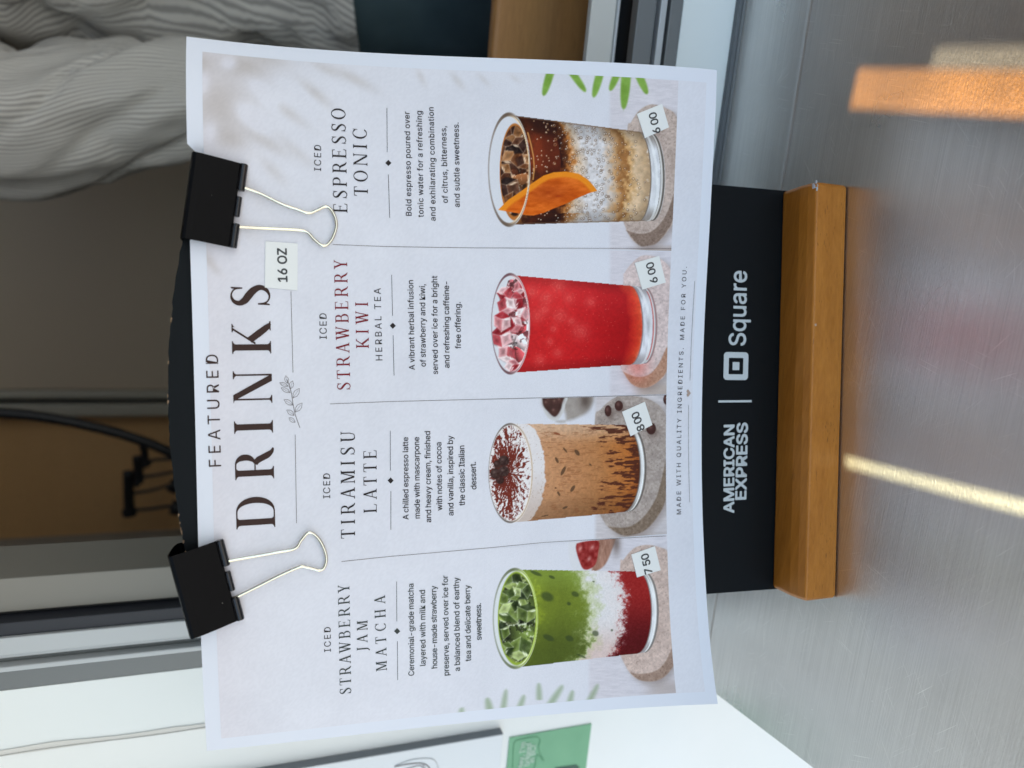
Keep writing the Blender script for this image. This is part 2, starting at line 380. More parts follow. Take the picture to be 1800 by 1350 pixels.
        ser(.12 - T / 2, .12 + T / 2, 1, True); ser(.50 - T / 2, .50 + T / 2, 1, True); ser(.92, .96, 1, True); adv = 1.05
    elif ch == 'U':
        stem(S, .3, 1, bot=False); stem(S + .52, .3, 1, w=h * 1.3, bot=False)
        sweep([(S + T / 2, .33), (S + T / 2 + .02, .16), (S + .16, .03), (S + .32, .012), (S + .47, .08), (S + .535, .33)], [T, T * .9, h * 1.8, h * 1.2, h * 1.2, h * 1.3]); adv = S + .66
    elif ch == 'M':
        stem(S, w=h * 1.25, top=False); stem(S + .66, w=T); diag(S + .40, .03, S + .09, 1, T * 1.0); diag(S + .41, .03, S + .67, 1, h * 1.4); ser(S - .0, S + .05, 1, True, r=.0); adv = S + .66 + T + .10
    elif ch == 'J':
        stem(S, .2, 1, bot=False); sweep([(S + T / 2, .22), (S + T / 2 - .01, .0), (S - .04, -.16), (S - .14, -.18)], [T, T * .9, h * 2, h * 2.2]); adv = S + T + .10
    elif ch == 'H':
        stem(S); stem(S + .50); poly([(S+T,.49),(S+.5,.49),(S+.5,.49+h),(S+T,.49+h)]); adv = S + .5 + T + S + .05
    else: adv = .32
    return np.array(V).reshape(-1, 3), Fc, adv

class Ink:
    """Collects flat print pieces in sheet coordinates (s, t) and lays them on the curved paper."""
    def __init__(s, off): s.v = []; s.f = []; s.off = off
    def add(s, st, faces):
        n = sum(len(q) for q in s.v); st = np.asarray(st, float); st = st if st.shape[1] == 3 else np.column_stack([st, np.zeros(len(st))]); s.v.append(st); s.f += [tuple(i + n for i in q) for q in faces]
    def text(s, txt, A, B, cap, style, space=.33):
        """baseline from photo pixel A to B, cap height in photo pixels; size from the cap height, tracking from the width"""
        (sa, sb), (ta, tb) = st_of([A, B])
        L = math.hypot(sb - sa, tb - ta); ux, ut = (sb - sa) / L, (tb - ta) / L
        mx, my = (A[0] + B[0]) / 2, (A[1] + B[1]) / 2
        (s0, s1), (t0, t1) = st_of([(mx, my), (mx - cap, my)]); size = math.hypot(s1 - s0, t1 - t0)
        G = [style(c) for c in txt]
        x = 0; xs = []; lo = 1e9; hi = -1e9
        for c, (v, f, a) in zip(txt, G):
            if c == ' ': a = space
            xs.append(x)
            if len(v): lo = min(lo, x + v[:, 0].min()); hi = max(hi, x + v[:, 0].max())
            x += a
        k = (L - (hi - lo) * size) / max(len(txt) - 1, 1)
        for i, (v, f, a) in enumerate(G):
            if not len(v): continue
            px = (v[:, 0] + xs[i] - lo) * size + k * i; py = v[:, 1] * size
            s.add(np.stack([sa + px * ux + py * ut, ta + px * ut - py * ux, v[:, 2]], 1), f)
    def line(s, P, w):
        """thin rule through photo pixels, w in metres"""
        ss, tt = st_of(P); n = 24
        q = np.linspace(0, len(ss) - 1, n); s_, t_ = np.interp(q, range(len(ss)), ss), np.interp(q, range(len(ss)), tt)
        d = np.stack([np.gradient(s_), np.gradient(t_)], 1); d /= np.linalg.norm(d, axis=1)[:, None]; nn = np.stack([-d[:, 1], d[:, 0]], 1) * w / 2
        c = np.stack([s_, t_], 1)
        s.add(np.concatenate([c + nn, c - nn]), [(i, i + 1, n + i + 1, n + i) for i in range(n - 1)])
    def poly(s, P):
        a, b = st_of(P); s.add(np.stack([a, b], 1), [tuple(range(len(P)))])
    def build(s, name, m, parent):
        st = np.concatenate(s.v); P = sheet(st[:, 0], st[:, 1], s.off + st[:, 2])
        me = bpy.data.meshes.new(name); me.from_pydata(P.tolist(), [], s.f); me.update()
        bm = bmesh.new(); bm.from_mesh(me); bm.normal_update()
        for q in bm.faces:
            if q.normal.dot(Vector(NRM)) < 0: q.normal_flip()
        bm.to_mesh(me); bm.free()
        return link_mesh(name, me, m, parent)
def ser_style(T, h): return lambda c: serif(c, T, h)
def sans_style(off=0.0): return lambda c: sans(c, off)

# ------------------------------------------------------------------ numpy painting helpers for the printed pictures
def _hash(i, j, seed):
    n = (i.astype(np.int64) * 374761393 + j.astype(np.int64) * 668265263 + seed * 974634777) & 0x7fffffff
    n = ((n ^ (n >> 13)) * 1274126177) & 0x7fffffff
    return ((n ^ (n >> 16)) & 0xffff) / 65535.0
def vnoise(x, y, seed=0):
    i = np.floor(x); j = np.floor(y); fx = x - i; fy = y - j; fx = fx * fx * (3 - 2 * fx); fy = fy * fy * (3 - 2 * fy)
    a, b, c, d = _hash(i, j, seed), _hash(i + 1, j, seed), _hash(i, j + 1, seed), _hash(i + 1, j + 1, seed)
    return (a * (1 - fx) + b * fx) * (1 - fy) + (c * (1 - fx) + d * fx) * fy
def fbm(x, y, seed=0, o=4):
    v = 0; a = .5
    for k in range(o): v = v + a * vnoise(x * 2**k + 17 * k, y * 2**k, seed + k); a *= .5
    return v / (1 - .5**o)
def voro(x, y, seed=0):
    i = np.floor(x); j = np.floor(y); f1 = np.full(x.shape, 9.0); f2 = f1.copy(); cid = np.zeros(x.shape); dx1 = np.zeros(x.shape); dy1 = dx1.copy()
    for a in (-1, 0, 1):
        for b in (-1, 0, 1):
            px = i + a + .15 + .7 * _hash(i + a, j + b, seed); py = j + b + .15 + .7 * _hash(i + a, j + b, seed + 5); d = np.hypot(x - px, y - py)
            m = d < f1; f2 = np.where(m, f1, np.minimum(f2, d)); cid = np.where(m, _hash(i + a, j + b, seed + 9), cid)
            dx1 = np.where(m, x - px, dx1); dy1 = np.where(m, y - py, dy1); f1 = np.where(m, d, f1)
    return f1, f2, cid, dx1, dy1
def sst(a, b, x): t = np.clip((x - a) / (b - a), 0, 1); return t * t * (3 - 2 * t)
def blend(img, mask, col):
    col = np.asarray(col, float); m = np.clip(mask, 0, 1)[:, None]
    img[:] = img * (1 - m) + col * m
def polydist(x, y, P):                         # signed distance, inside negative
    P = np.array(P, float); d = np.full(x.shape, 1e9); ins = np.zeros(x.shape, bool)
    for k in range(len(P)):
        a = P[k]; b = P[(k + 1) % len(P)]; e = b - a; t = np.clip(((x - a[0]) * e[0] + (y - a[1]) * e[1]) / (e @ e + 1e-9), 0, 1)
        d = np.minimum(d, np.hypot(x - a[0] - t * e[0], y - a[1] - t * e[1]))
        if a[1] != b[1]:
            c = ((a[1] <= y) != (b[1] <= y)) & (x < (b[0] - a[0]) * (y - a[1]) / (b[1] - a[1]) + a[0]); ins ^= c
    return np.where(ins, -d, d)
def pmask(x, y, P, soft=5, rnd=True):
    if rnd: P = [q[:2] for q in smooth_path([(*q, 0) for q in list(P) + [P[0]]], 4)][:-1]
    return 1 - sst(-soft, soft, polydist(x, y, P))
def smask(x, y, P, w, soft=3):                 # polyline stroke of width w
    d = np.full(x.shape, 1e9)
    for a, b in zip(P[:-1], P[1:]):
        a = np.array(a[:2], float); b = np.array(b[:2], float); e = b - a; t = np.clip(((x - a[0]) * e[0] + (y - a[1]) * e[1]) / (e @ e + 1e-9), 0, 1)
        d = np.minimum(d, np.hypot(x - a[0] - t * e[0], y - a[1] - t * e[1]))
    return 1 - sst(w / 2 - soft, w / 2 + soft, d)
def gblob(x, y, cx, cy, rx, ry=None, ang=0):
    ry = ry or rx; c, s = math.cos(ang), math.sin(ang); u = (x - cx) * c + (y - cy) * s; v = -(x - cx) * s + (y - cy) * c
    return np.exp(-((u / rx)**2 + (v / ry)**2))
def stops(L, st):
    xs = [p for p, _ in st]; return np.stack([np.interp(L, xs, [c[k] for _, c in st]) for k in range(3)], 1)

def sheet_ground(ix, iy):
    """printed ground of the menu: pale grey with soft printed leaf shadows and blurred leaves at both edges"""
    img = np.tile(np.array([207., 210., 224.]), (len(ix), 1))
    n = fbm(ix / 60, iy / 60, 3); img += (n[:, None] - .5) * 8
    img += ((1 - sst(340, 520, ix))[:, None]) * np.array([-1., -4., -5.])
    D = np.zeros(len(ix)); d = lambda ax, ay: math.atan2(ay, ax)
    for cx, cy, rx, ry, an, a in ((385, 185, 55, 60, 0, .75), (430, 115, 50, 20, .2, .7), (350, 110, 20, 20, 0, .6), (500, 193, 45, 9, .62, .5), (555, 164, 34, 9, .70, .5), (622, 138, 40, 9, .5, .5),
                              (467, 249, 45, 11, .55, .5), (407, 245, 30, 18, .3, .5), (373, 467, 22, 7, .8, .45), (365, 450, 14, 8, .8, .3), (480, 300, 30, 10, .8, .35), (520, 265, 45, 9, .7, .3), (740, 136, 16, 6, 1.1, .35),
                              (804, 142, 18, 6, .9, .4), (850, 140, 14, 5, .8, .3), (905, 138, 12, 5, .6, .25), (470, 100, 40, 12, .3, .5), (570, 120, 30, 8, .5, .4), (440, 330, 40, 12, .9, .25), (430, 400, 40, 14, .7, .22)):
        D = D + a * gblob(ix, iy, cx, cy, rx, ry, an)
    for cx, cy, rx, ry, an, a in ((402, 111, 13, 11, 0, .9), (354, 147, 12, 18, 0, .8), (467, 167, 30, 10, .72, .9), (440, 205, 30, 14, .72, .9), (522, 167, 32, 9, .7, .6), (370, 230, 14, 20, 0, .5)):
        D = D - a * gblob(ix, iy, cx, cy, rx, ry, an)
    D = np.clip(D, 0, 1.05)
    blend(img, D * .78, (170, 163, 162))
    return img + (RNG.random(len(ix))[:, None] - .5) * 5
def leaves(img, ix, iy):
    for (bx, by, tx, ty, w, c) in ((968, 126, 955, 169, 9, 0), (1006, 128, 1030, 162, 8, 0), (1055, 128, 1043, 172, 9, 0), (1085, 130, 1072, 160, 8, 0), (1101, 130, 1096, 193, 11, 0), (1122, 130, 1138, 166, 9, 0), (1078, 124, 1130, 130, 10, 0),
                               (811, 1256, 812, 1243, 6, 1), (862, 1252, 856, 1226, 8, 1), (884, 1250, 890, 1211, 6, 1), (912, 1248, 922, 1221, 6, 1), (948, 1229, 947, 1200, 6, 1), (966, 1240, 990, 1204, 7, 1), (1000, 1240, 1007, 1213, 6, 1), (1033, 1238, 1052, 1202, 6, 1)):
        L = math.hypot(tx - bx, ty - by); ux, uy = (tx - bx) / L, (ty - by) / L; a = ((ix - bx) * ux + (iy - by) * uy) / L; r = np.abs(-(ix - bx) * uy + (iy - by) * ux)
        wid = w * np.sqrt(np.clip(1 - np.clip(a, 0, 1), 0, 1)) * (.75 + .5 * np.clip(a, 0, 1)); sf = 2.5 if c == 0 else 5
        m = (1 - sst(wid - sf, wid + sf, r)) * sst(-.1, 0, a) * (1 - sst(.9, 1.08, a))
        shade = fbm(ix / 14, iy / 14, 8)[:, None]
        blend(img, m * (.92 if c == 0 else .62), (np.array([96, 136, 42]) + shade * 40) if c == 0 else np.array([128, 150, 118]))
    return img

def coaster(img, x, y, top, side, ctop, cside, seed):
    sh = [(px + 28, py + 22) for px, py in top]
    blend(img, pmask(x, y, sh, 40) * .45, (120, 105, 100))
    t = fbm(x / 16, y / 16, seed, 3)[:, None] - .5; t2 = fbm(x / 110, y / 110, seed + 3)[:, None] - .5
    pit = (vnoise(x / 7, y / 7, seed + 11) > .86)[:, None] * 1.0
    blend(img, pmask(x, y, top, 5), np.array(ctop) + t * 46 + t2 * 26 - pit * 26)
    if side: blend(img, pmask(x, y, side, 7) * .9, np.array(cside) + t * 40 - pit * 25)
def table(img, x, y, x0, col, a=.55):
    n = fbm(x / 60, y / 12, 21)[:, None] - .5
    blend(img, sst(x0 - 20, x0 + 20, x) * a, np.array(col) + n * 36)
class Glass:
    """a printed tumbler lying in crop coordinates: axis along x, rim at small x"""
    def __init__(g, rim, top, bot, b0, b1):
        g.rim = rim; g.top = top; g.bot = bot; g.b0 = b0; g.b1 = b1
    def fields(g, x, y):
        (ax, ay), (bx, by) = g.top; yt = ay + (x - ax) * (by - ay) / (bx - ax)
        (cx, cy), (dx, dy) = g.bot; yb = cy + (x - cx) * (dy - cy) / (dx - cx)
        ym = (yt + yb) / 2; hw = (yb - yt) / 2; u = (y - ym) / hw; k = np.clip((x - ax) / (bx - ax), 0, 1.1)
        L = x - (g.b0 + (g.b1 - g.b0) * k) * np.sqrt(np.clip(1 - u * u, 0, 1))
        return u, L, hw
    def rimr(g, x, y, s=1.0):
        cx, cy, a, b = g.rim; return np.hypot((x - cx) / (b * s), (y - cy) / (a * s))
def ice(x, y, sc, seed, cols, hi):
    wx = x + 30 * (fbm(x / 60, y / 60, seed) - .5); wy = y + 30 * (fbm(x / 60, y / 60, seed + 4) - .5)
    f1, f2, cid, dx, dy = voro(wx / sc, wy / sc, seed)
    c = np.array(cols, float); k = np.clip((cid * len(cols)).astype(int), 0, len(cols) - 1); out = c[k]
    ang = cid * 40; sh = np.clip(.5 + (dx * np.cos(ang) + dy * np.sin(ang)) * 1.3, 0, 1)[:, None]
    out = out * (.62 + .62 * sh)
    e = (1 - sst(.03, .13, f2 - f1)) * (fbm(x / 25, y / 25, seed + 2) > .48); out = out * (1 - .75 * e[:, None]) + np.array(hi) * .75 * e[:, None]
    s2 = sst(.64, .74, fbm(x / 22, y / 30, seed + 7, 3))[:, None] * .6; out = out * (1 - s2) + np.array(hi) * s2
    dk = sst(.42, .28, fbm(x / 34, y / 34, seed + 13, 3))[:, None] * .5; out = out * (1 - dk)
    return out
def cube(img, mask, x, y, cx, cy, r, rot, cols, hi, a=.9):
    sel = (np.abs(x - cx) < r * 1.5) & (np.abs(y - cy) < r * 1.5)
    if not sel.any(): return
    X, Y, M = x[sel], y[sel], mask[sel]; sub = img[sel]
    rr = [r * (.82 + .3 * ((k * 37 + int(cx)) % 7) / 7) for k in range(6)]
    hx = [(cx + rr[k] * math.cos(rot + k * math.pi / 3), cy + rr[k] * math.sin(rot + k * math.pi / 3)) for k in range(6)]; o = (cx + r * .18 * math.cos(rot * 3), cy + r * .18 * math.sin(rot * 3))
    n = fbm((X - cx) / (r * .5), (Y - cy) / (r * .5), int(cx) % 50, 3)[:, None] - .5
    blend(sub, pmask(X, Y, [(px + 6, py + 6) for px, py in hx], 12, False) * M * .5, np.array(cols[2]) * .55)
    for k, c in zip((0, 2, 4), cols):
        q = [o, hx[k], hx[(k + 1) % 6], hx[(k + 2) % 6]]; d = polydist(X + 10 * n[:, 0], Y - 10 * n[:, 0], q); inner = sst(-r * .45, 0, d)[:, None]
        blend(sub, (1 - sst(-7, 6, d)) * M * a, np.array(c) * (.82 + .3 * inner) + n * 70)
    for p, q in ((o, hx[0]), (o, hx[2]), (o, hx[4]), (hx[0], hx[1]), (hx[1], hx[2]), (hx[3], hx[4])): blend(sub, smask(X, Y, [p, q], 7, 5) * M * .32, hi)
    for t in (.35, .62):
        p = (o[0] + (hx[0][0] - o[0]) * t, o[1] + (hx[0][1] - o[1]) * t); blend(sub, gblob(X, Y, p[0] + r * .12, p[1] + r * .1, r * .22, r * .07, rot + .5) * M * .9, hi)
    img[sel] = sub
def cubes(img, mask, x, y, L, cols, hi, a=.9):
    for i, (cx, cy, r) in enumerate(L[::2] + L[1::2][:3]): r = r * 1.38; k = i % len(cols); cube(img, mask, x, y, cx, cy, r, .4 + i * 1.3, cols[k], hi, a)
def rimstroke(img, G, x, y, front, back, w=.045):
    r = G.rimr(x, y); fr = sst(-.2, .5, (x - G.rim[0]) / G.rim[3]); ends = np.abs((y - G.rim[1]) / G.rim[2])
    blend(img, (1 - sst(w * .4, w, np.abs(r - 1))) * (.45 + .55 * np.maximum(fr * .6, ends**3)), np.array(back) + 0 * x[:, None])
    blend(img, (1 - sst(.012, .03, np.abs(r - .975))) * fr * .9, front)
    blend(img, (1 - sst(.01, .022, np.abs(r - 1.02))) * fr * .6, (235, 238, 245))
def glass_base(img, G, x, y, L, u, Lf, Lb, edge, light, dark):
    m = (np.abs(u) < 1) * sst(Lf - 4, Lf + 4, L) * (1 - sst(Lb - 5, Lb + 5, L))
    q = np.clip((L - Lf) / (Lb - Lf), 0, 1); n = fbm(x / 18, y / 60, 31)
    c = np.array(light) * np.ones((len(x), 1)); 
    c = c + ((n - .5) * 50)[:, None]
    blend(c, sst(.6, .95, np.abs(u)) * .7, dark); blend(c, (np.abs(q - .85) < .12) * .5, dark); blend(c, (np.abs(q - .5 - .2 * u) < .1) * .5, (236, 240, 247))
    blend(img, m, c)
    for Ls, w, cc in ((Lf, 7, dark), (Lb, 10, edge)):
        blend(img, (np.abs(u) < 1.0) * (1 - sst(w * .4, w, np.abs(L - Ls))) * .85, cc)
    blend(img, (np.abs(u) < .97) * (1 - sst(3, 8, np.abs(L - (Lb - 16)))) * .6, (240, 243, 248))

def paint_tonic(img, x, y):
    table(img, x, y, 1045, (198, 192, 202)); 
    blend(img, sst(1200, 1260, y) * sst(1150, 1350, x) * .6, (150, 132, 124))
    coaster(img, x, y, [(1150,1030),(1200,1150),(1270,1218),(1340,1225),(1430,1190),(1500,1110),(1545,1020),(1562,700),(1574,300),(1565,190),(1500,140),(1380,105),(1280,150),(1210,250),(1180,330)],
            [(1172,1100),(1270,1218),(1340,1225),(1430,1190),(1545,1015),(1558,800),(1490,980),(1390,1100),(1280,1130)], (182, 167, 163), (128, 110, 102), 1)
    G = Glass((247, 622, 437, 162), ((260, 190), (1300, 325)), ((270, 1058), (1270, 1030)), 158, 105); u, L, hw = G.fields(x, y)
    body = (np.abs(u) < 1) * sst(240, 246, L) * (1 - sst(1380, 1386, L))
    n = fbm(x / 70, y / 70, 2); n2 = fbm(x / 22, y / 22, 4); Ld = L + (n - .5) * 120 + (n2 - .5) * 60 - 60 * (np.abs(u) > .8) * (u > 0)
    c = stops(Ld, [(240, (150, 95, 50)), (268, (72, 34, 18)), (330, (88, 38, 20)), (400, (66, 28, 15)), (510, (52, 22, 14)), (560, (96, 52, 26)), (600, (176, 116, 62)), (660, (206, 186, 168)), (740, (202, 200, 207)),
                   (880, (206, 205, 213)), (940, (196, 180, 168)), (1000, (190, 150, 108)), (1050, (150, 104, 62)), (1085, (196, 158, 112)), (1150, (208, 184, 158)), (1260, (176, 150, 122)), (1300, (205, 205, 212))])
    c *= (.86 + .28 * n2)[:, None]; c[:] = c * (1 - .22 * sst(.6, 1, np.abs(u)))[:, None]
    c += (sst(.45, .2, np.abs(u + .35)) * (L < 520) * 22)[:, None] * np.array([1.6, .6, .3])
    blend(img, body, c)
    for k in range(520):                        # bubbles
        bx = random.gauss(860, 230); by = random.uniform(205, 1045); r = random.uniform(4, 11) if bx > 600 else random.uniform(3, 6)
        m = (np.abs(x - bx) < 16) & (np.abs(y - by) < 16)
        if not m.any() or bx < 420 or bx > 1330: continue
        d = np.hypot(x[m] - bx, y[m] - by); sub = img[m]; bm_ = body[m]
        blend(sub, (1 - sst(1.5, 4, np.abs(d - r))) * .5 * bm_, (112, 88, 70) if bx > 620 else (190, 150, 110)); blend(sub, (1 - sst(1, 4, np.hypot(x[m] - bx + r * .3, y[m] - by + r * .3))) * .9 * bm_, (244, 244, 248)); img[m] = sub
    r = G.rimr(x, y); inside = 1 - sst(.97, 1.0, r)
    blend(img, inside, (205, 209, 222)); 
    ri = np.hypot((x - 292) / 122, (y - 640) / 392); liq = (1 - sst(.96, 1.0, ri)) * inside
    blend(img, liq, np.array([176, 112, 56])); blend(img, (1 - sst(.86, .92, ri)) * inside, ice(x, y, 128, 12, [(78, 42, 26), (120, 72, 42), (58, 32, 26), (150, 98, 62), (92, 70, 62)], (224, 196, 172)))
    cubes(img, (1 - sst(.90, .95, ri)) * inside, x, y, [(262, 330, 66), (345, 330, 50), (215, 455, 58), (330, 430, 56), (270, 545, 62), (365, 560, 52), (200, 640, 52), (330, 690, 60), (235, 760, 72), (340, 810, 52), (270, 870, 52)],
          [((150, 104, 66), (84, 48, 32), (52, 30, 26)), ((96, 60, 44), (58, 34, 30), (34, 22, 22)), ((176, 128, 88), (112, 68, 40), (66, 38, 28))], (236, 214, 192), .85)
    wedge = [(160, 940), (240, 860), (330, 800), (420, 735), (520, 668), (600, 642), (700, 636), (800, 655), (870, 700), (920, 755), (945, 790), (880, 808), (780, 850), (690, 895), (600, 930), (520, 965), (440, 985), (380, 982), (320, 968), (240, 955)]
    d = polydist(x, y, wedge); arc = smask(x, y, smooth_path([(*q, 0) for q in wedge[:11]], 4), 92, 12)
    seg = fbm(x / 70, y / 26, 15)
    wc = np.array([206, 102, 26]) + (seg[:, None] - .5) * 52 - 34 * gblob(x, y, 560, 800, 190, 90)[:, None] * np.array([1, .8, .3])
    wc = wc * (1 - arc[:, None] * .85) + np.array([226, 144, 36]) * arc[:, None] * .85
    blend(img, 1 - sst(-4, 3, d), wc)
    rimstroke(img, G, x, y, (236, 216, 190), (104, 88, 78), .05)
    blend(img, smask(x, y, [(395, 330), (420, 420), (440, 520), (446, 620), (436, 700)], 10, 4) * .8, (214, 160, 96))
    glass_base(img, G, x, y, L, u, 1268, 1372, (88, 80, 74), (205, 208, 218), (118, 108, 102))
    for yy, s_ in ((-.985, 1), (.985, 1)): blend(img, (1 - sst(.008, .02, np.abs(u - yy))) * sst(250, 290, L) * (L < 1300) * .5, (120, 96, 78))
def paint_kiwi(img, x, y):
    table(img, x, y, 1045, (198, 192, 204))
    blend(img, sst(1000, 1090, y) * sst(1190, 1330, x) * .6, (165, 148, 138))
    coaster(img, x, y, [(1130,930),(1190,1030),(1260,1080),(1340,1085),(1420,1040),(1490,960),(1505,700),(1525,250),(1520,140),(1430,60),(1310,40),(1230,90),(1160,180),(1150,260)],
            [(1150,960),(1200,1040),(1262,1081),(1340,1085),(1430,1035),(1498,940),(1502,760),(1430,900),(1350,985),(1250,1000)], (205, 190, 193), (172, 132, 112), 5)
    blend(img, gblob(x, y, 1260, 900, 90, 130) * .45, (200, 70, 60))
    G = Glass((258, 581, 391, 150), ((290, 198), (1290, 288)), ((290, 968), (1205, 905)), 150, 100); u, L, hw = G.fields(x, y)
    body = (np.abs(u) < 1) * sst(252, 258, L) * (1 - sst(1312, 1318, L)); n = fbm(x / 60, y / 60, 3); n2 = fbm(x / 16, y / 16, 6)
    c = stops(L + (n - .5) * 60, [(250, (176, 34, 40)), (300, (190, 36, 40)), (520, (192, 34, 38)), (800, (180, 26, 32)), (960, (166, 20, 26)), (1080, (160, 18, 24)), (1130, (190, 44, 34)), (1190, (206, 74, 48)), (1215, (214, 120, 100)), (1240, (208, 205, 214))])
    c = c * (.93 + .14 * n2)[:, None]; c *= (1 - .16 * sst(.7, 1, np.abs(u)))[:, None]; c += (sst(.2, -.9, u) * 16)[:, None]
    for bx, by, r in ((430,330,42),(540,380,50),(640,280,55),(720,380,42),(890,410,40),(470,520,52),(650,520,58),(810,640,70),(570,720,30),(630,810,36),(490,870,42),(740,560,30),(600,620,30),(530,470,35)):
        m = gblob(x, y, bx, by, r * 1.0); w = np.sin(np.hypot(x - bx, y - by) / 5 + 9 * fbm(x / 18, y / 18, 8)) * .5 + .5
        blend(c, m * .42, (214, 96, 92)); blend(c, m * sst(.8, 1, w) * .22, (235, 160, 155))
    blend(img, body, c)
    for k in range(120):
        bx, by = random.uniform(430, 1150), random.uniform(230, 930); m = (np.abs(x - bx) < 9) & (np.abs(y - by) < 9)
        if m.any(): sub = img[m]; blend(sub, (1 - sst(1, 4, np.hypot(x[m] - bx, y[m] - by))) * .6 * body[m], (232, 130, 120)); img[m] = sub
    inside = 1 - sst(.97, 1, G.rimr(x, y)); blend(img, inside, (208, 211, 223))
    pile = pmask(x, y, [(240,240),(300,225),(360,300),(400,420),(412,580),(398,740),(360,860),(300,945),(230,880),(180,800),(130,690),(170,600),(135,545),(185,460),(165,350),(215,310)], 5)
    blend(img, pile * (1 - sst(.97, 1, G.rimr(x, y))), ice(x, y, 96, 22, [(224, 190, 196), (196, 110, 120), (166, 44, 54), (228, 206, 213), (186, 84, 92)], (240, 226, 232)))
    cubes(img, 1 - sst(.97, 1, G.rimr(x, y)), x, y, [(330, 290, 44), (215, 340, 48), (300, 400, 56), (225, 440, 58), (350, 510, 46), (190, 560, 60), (290, 590, 52), (370, 640, 40), (185, 690, 66), (300, 720, 60), (230, 820, 56), (330, 850, 46), (270, 910, 40)],
          [((232, 206, 212), (206, 140, 148), (160, 40, 52)), ((224, 180, 188), (180, 70, 80), (136, 22, 34)), ((238, 222, 228), (216, 164, 172), (176, 70, 80))], (246, 236, 240), .8)
    rimstroke(img, G, x, y, (240, 200, 205), (112, 82, 90), .04)
    glass_base(img, G, x, y, L, u, 1206, 1318, (150, 120, 122), (212, 214, 226), (132, 126, 132))
    blend(img, gblob(x, y, 1350, 590, 18, 70) * .6, (150, 150, 160)); blend(img, (np.abs(u) < .9) * (1 - sst(3, 9, np.abs(L - 1294))) * .5, (205, 70, 66))
def paint_tiramisu(img, x, y):
    table(img, x, y, 930, (186, 180, 186), .7)
    bowl = [(500,70),(506,130),(522,190),(556,245),(600,268),(640,255),(676,200),(692,140),(698,70)]
    blend(img, pmask(x, y, [(640,60),(700,262),(620,272),(760,255),(880,180),(900,60)], 22) * .85, np.array([146, 138, 134]) + (fbm(x / 30, y / 30, 4)[:, None] - .5) * 24)
    blend(img, gblob(x, y, 850, 110, 45, 70) * .8, (84, 72, 68)); blend(img, pmask(x, y, bowl, 6), (196, 198, 204)); 
    blend(img, pmask(x, y, [(508,70),(520,150),(560,200),(610,236),(655,180),(668,120),(676,70)], 9), (62, 42, 40))
    for bx, by, r in ((545,128,34),(612,118,36),(604,190,40),(650,105,30),(560,95,25)): blend(img, gblob(x, y, bx, by, r * .9) * .8, (88, 60, 56)); blend(img, gblob(x, y, bx - 8, by - 8, 10) * .5, (150, 120, 115))
    blend(img, sst(1130, 1190, y) * sst(1000, 1200, x) * .5, (150, 140, 138))
    coaster(img, x, y, [(960,1000),(1030,1110),(1130,1170),(1220,1170),(1340,1120),(1460,960),(1490,800),(1497,300),(1462,180),(1380,110),(1260,75),(1100,78),(970,180),(925,290)],
            [(1030,1105),(1130,1170),(1220,1172),(1340,1122),(1462,960),(1492,800),(1495,560),(1446,760),(1400,900),(1300,1040),(1180,1110)], (164, 154, 152), (124, 108, 96), 9)
    for bx, by, rx, ry in ((1030,190,28,46),(1115,150,34,42),(1370,330,40,48),(1488,100,22,40)):
        blend(img, gblob(x, y, bx + 18, by + 28, rx * 1.2, ry) * .6, (96, 80, 74)); d = np.hypot((x - bx) / rx, (y - by) / ry); blend(img, 1 - sst(.9, 1.05, d), (70, 44, 42)); blend(img, gblob(x, y, bx - 6, by - 12, rx * .4, ry * .4) * .5, (140, 108, 104))
    G = Glass((258, 682, 388, 172), ((330, 293), (1160, 300)), ((290, 1072), (1100, 996)), 168, 138); u, L, hw = G.fields(x, y)
    body = (np.abs(u) < 1) * sst(250, 258, L) * (1 - sst(1192, 1198, L)); n = fbm(x / 40, y / 40, 2); st = fbm(x / 70, y / 14, 6); n2 = fbm(x / 14, y / 14, 3)
    c = stops(L + (n - .5) * 40, [(300, (186, 144, 114)), (420, (186, 140, 106)), (600, (178, 130, 94)), (800, (172, 122, 82)), (900, (174, 118, 72)), (1060, (176, 110, 56)), (1140, (152, 86, 42)), (1190, (96, 52, 30))])
    blend(c, sst(-.5, -.98, u) * .6, (206, 184, 168)); c *= (1 - .2 * sst(.3, 1, u))[:, None]; c *= (.9 + .2 * n2)[:, None]
    dk = sst(.50, .60, st + .22 * n + sst(760, 1150, L) * .34 - .30) * sst(730, 900, L + 120 * (n - .5)); blend(c, dk * .9, (76, 38, 28))
    fine = sst(.63, .70, fbm(x / 60, y / 9, 16)) * .35; blend(c, fine, (120, 72, 44))
    foam = 1 - sst(-5, 8, L - 372 - 36 * (fbm(y / 34, x / 200, 5) - .5) - 18 * u * 0); blend(c, foam, np.array([214, 211, 218]) - sst(-.2, 1, u)[:, None] * np.array([24, 34, 44]) + (n2[:, None] - .5) * 10)
    blend(c, foam * (vnoise(x / 7, y / 7, 4) > .9) * .5, (150, 116, 92))
    for bx, by, rx, ry, a in ((625,580,26,11,1.1),(785,520,28,15,.9),(675,665,40,13,-1.1),(750,805,30,13,-1.0),(640,845,20,9,1.1),(690,955,22,9,-.4),(625,370,28,9,.3),(690,500,26,7,.9),(890,615,12,6,.7),(615,800,9,6,0),(530,1020,30,5,-.2)):
        m = gblob(x, y, bx, by, rx, ry, a); blend(c, sst(.25, .5, m) * .8, (84, 62, 46) if (bx, by) != (625, 370) else (130, 72, 48))
    blend(img, body, c)
    r = G.rimr(x, y); dome = 1 - sst(.985, 1.01, r); nx, ny = (x - 258) / 172, (y - 682) / 388; th = np.arctan2(ny, nx); rr = np.hypot(nx, ny)
    blend(img, dome, np.array([220, 218, 224]) + (n[:, None] - .5) * 8)
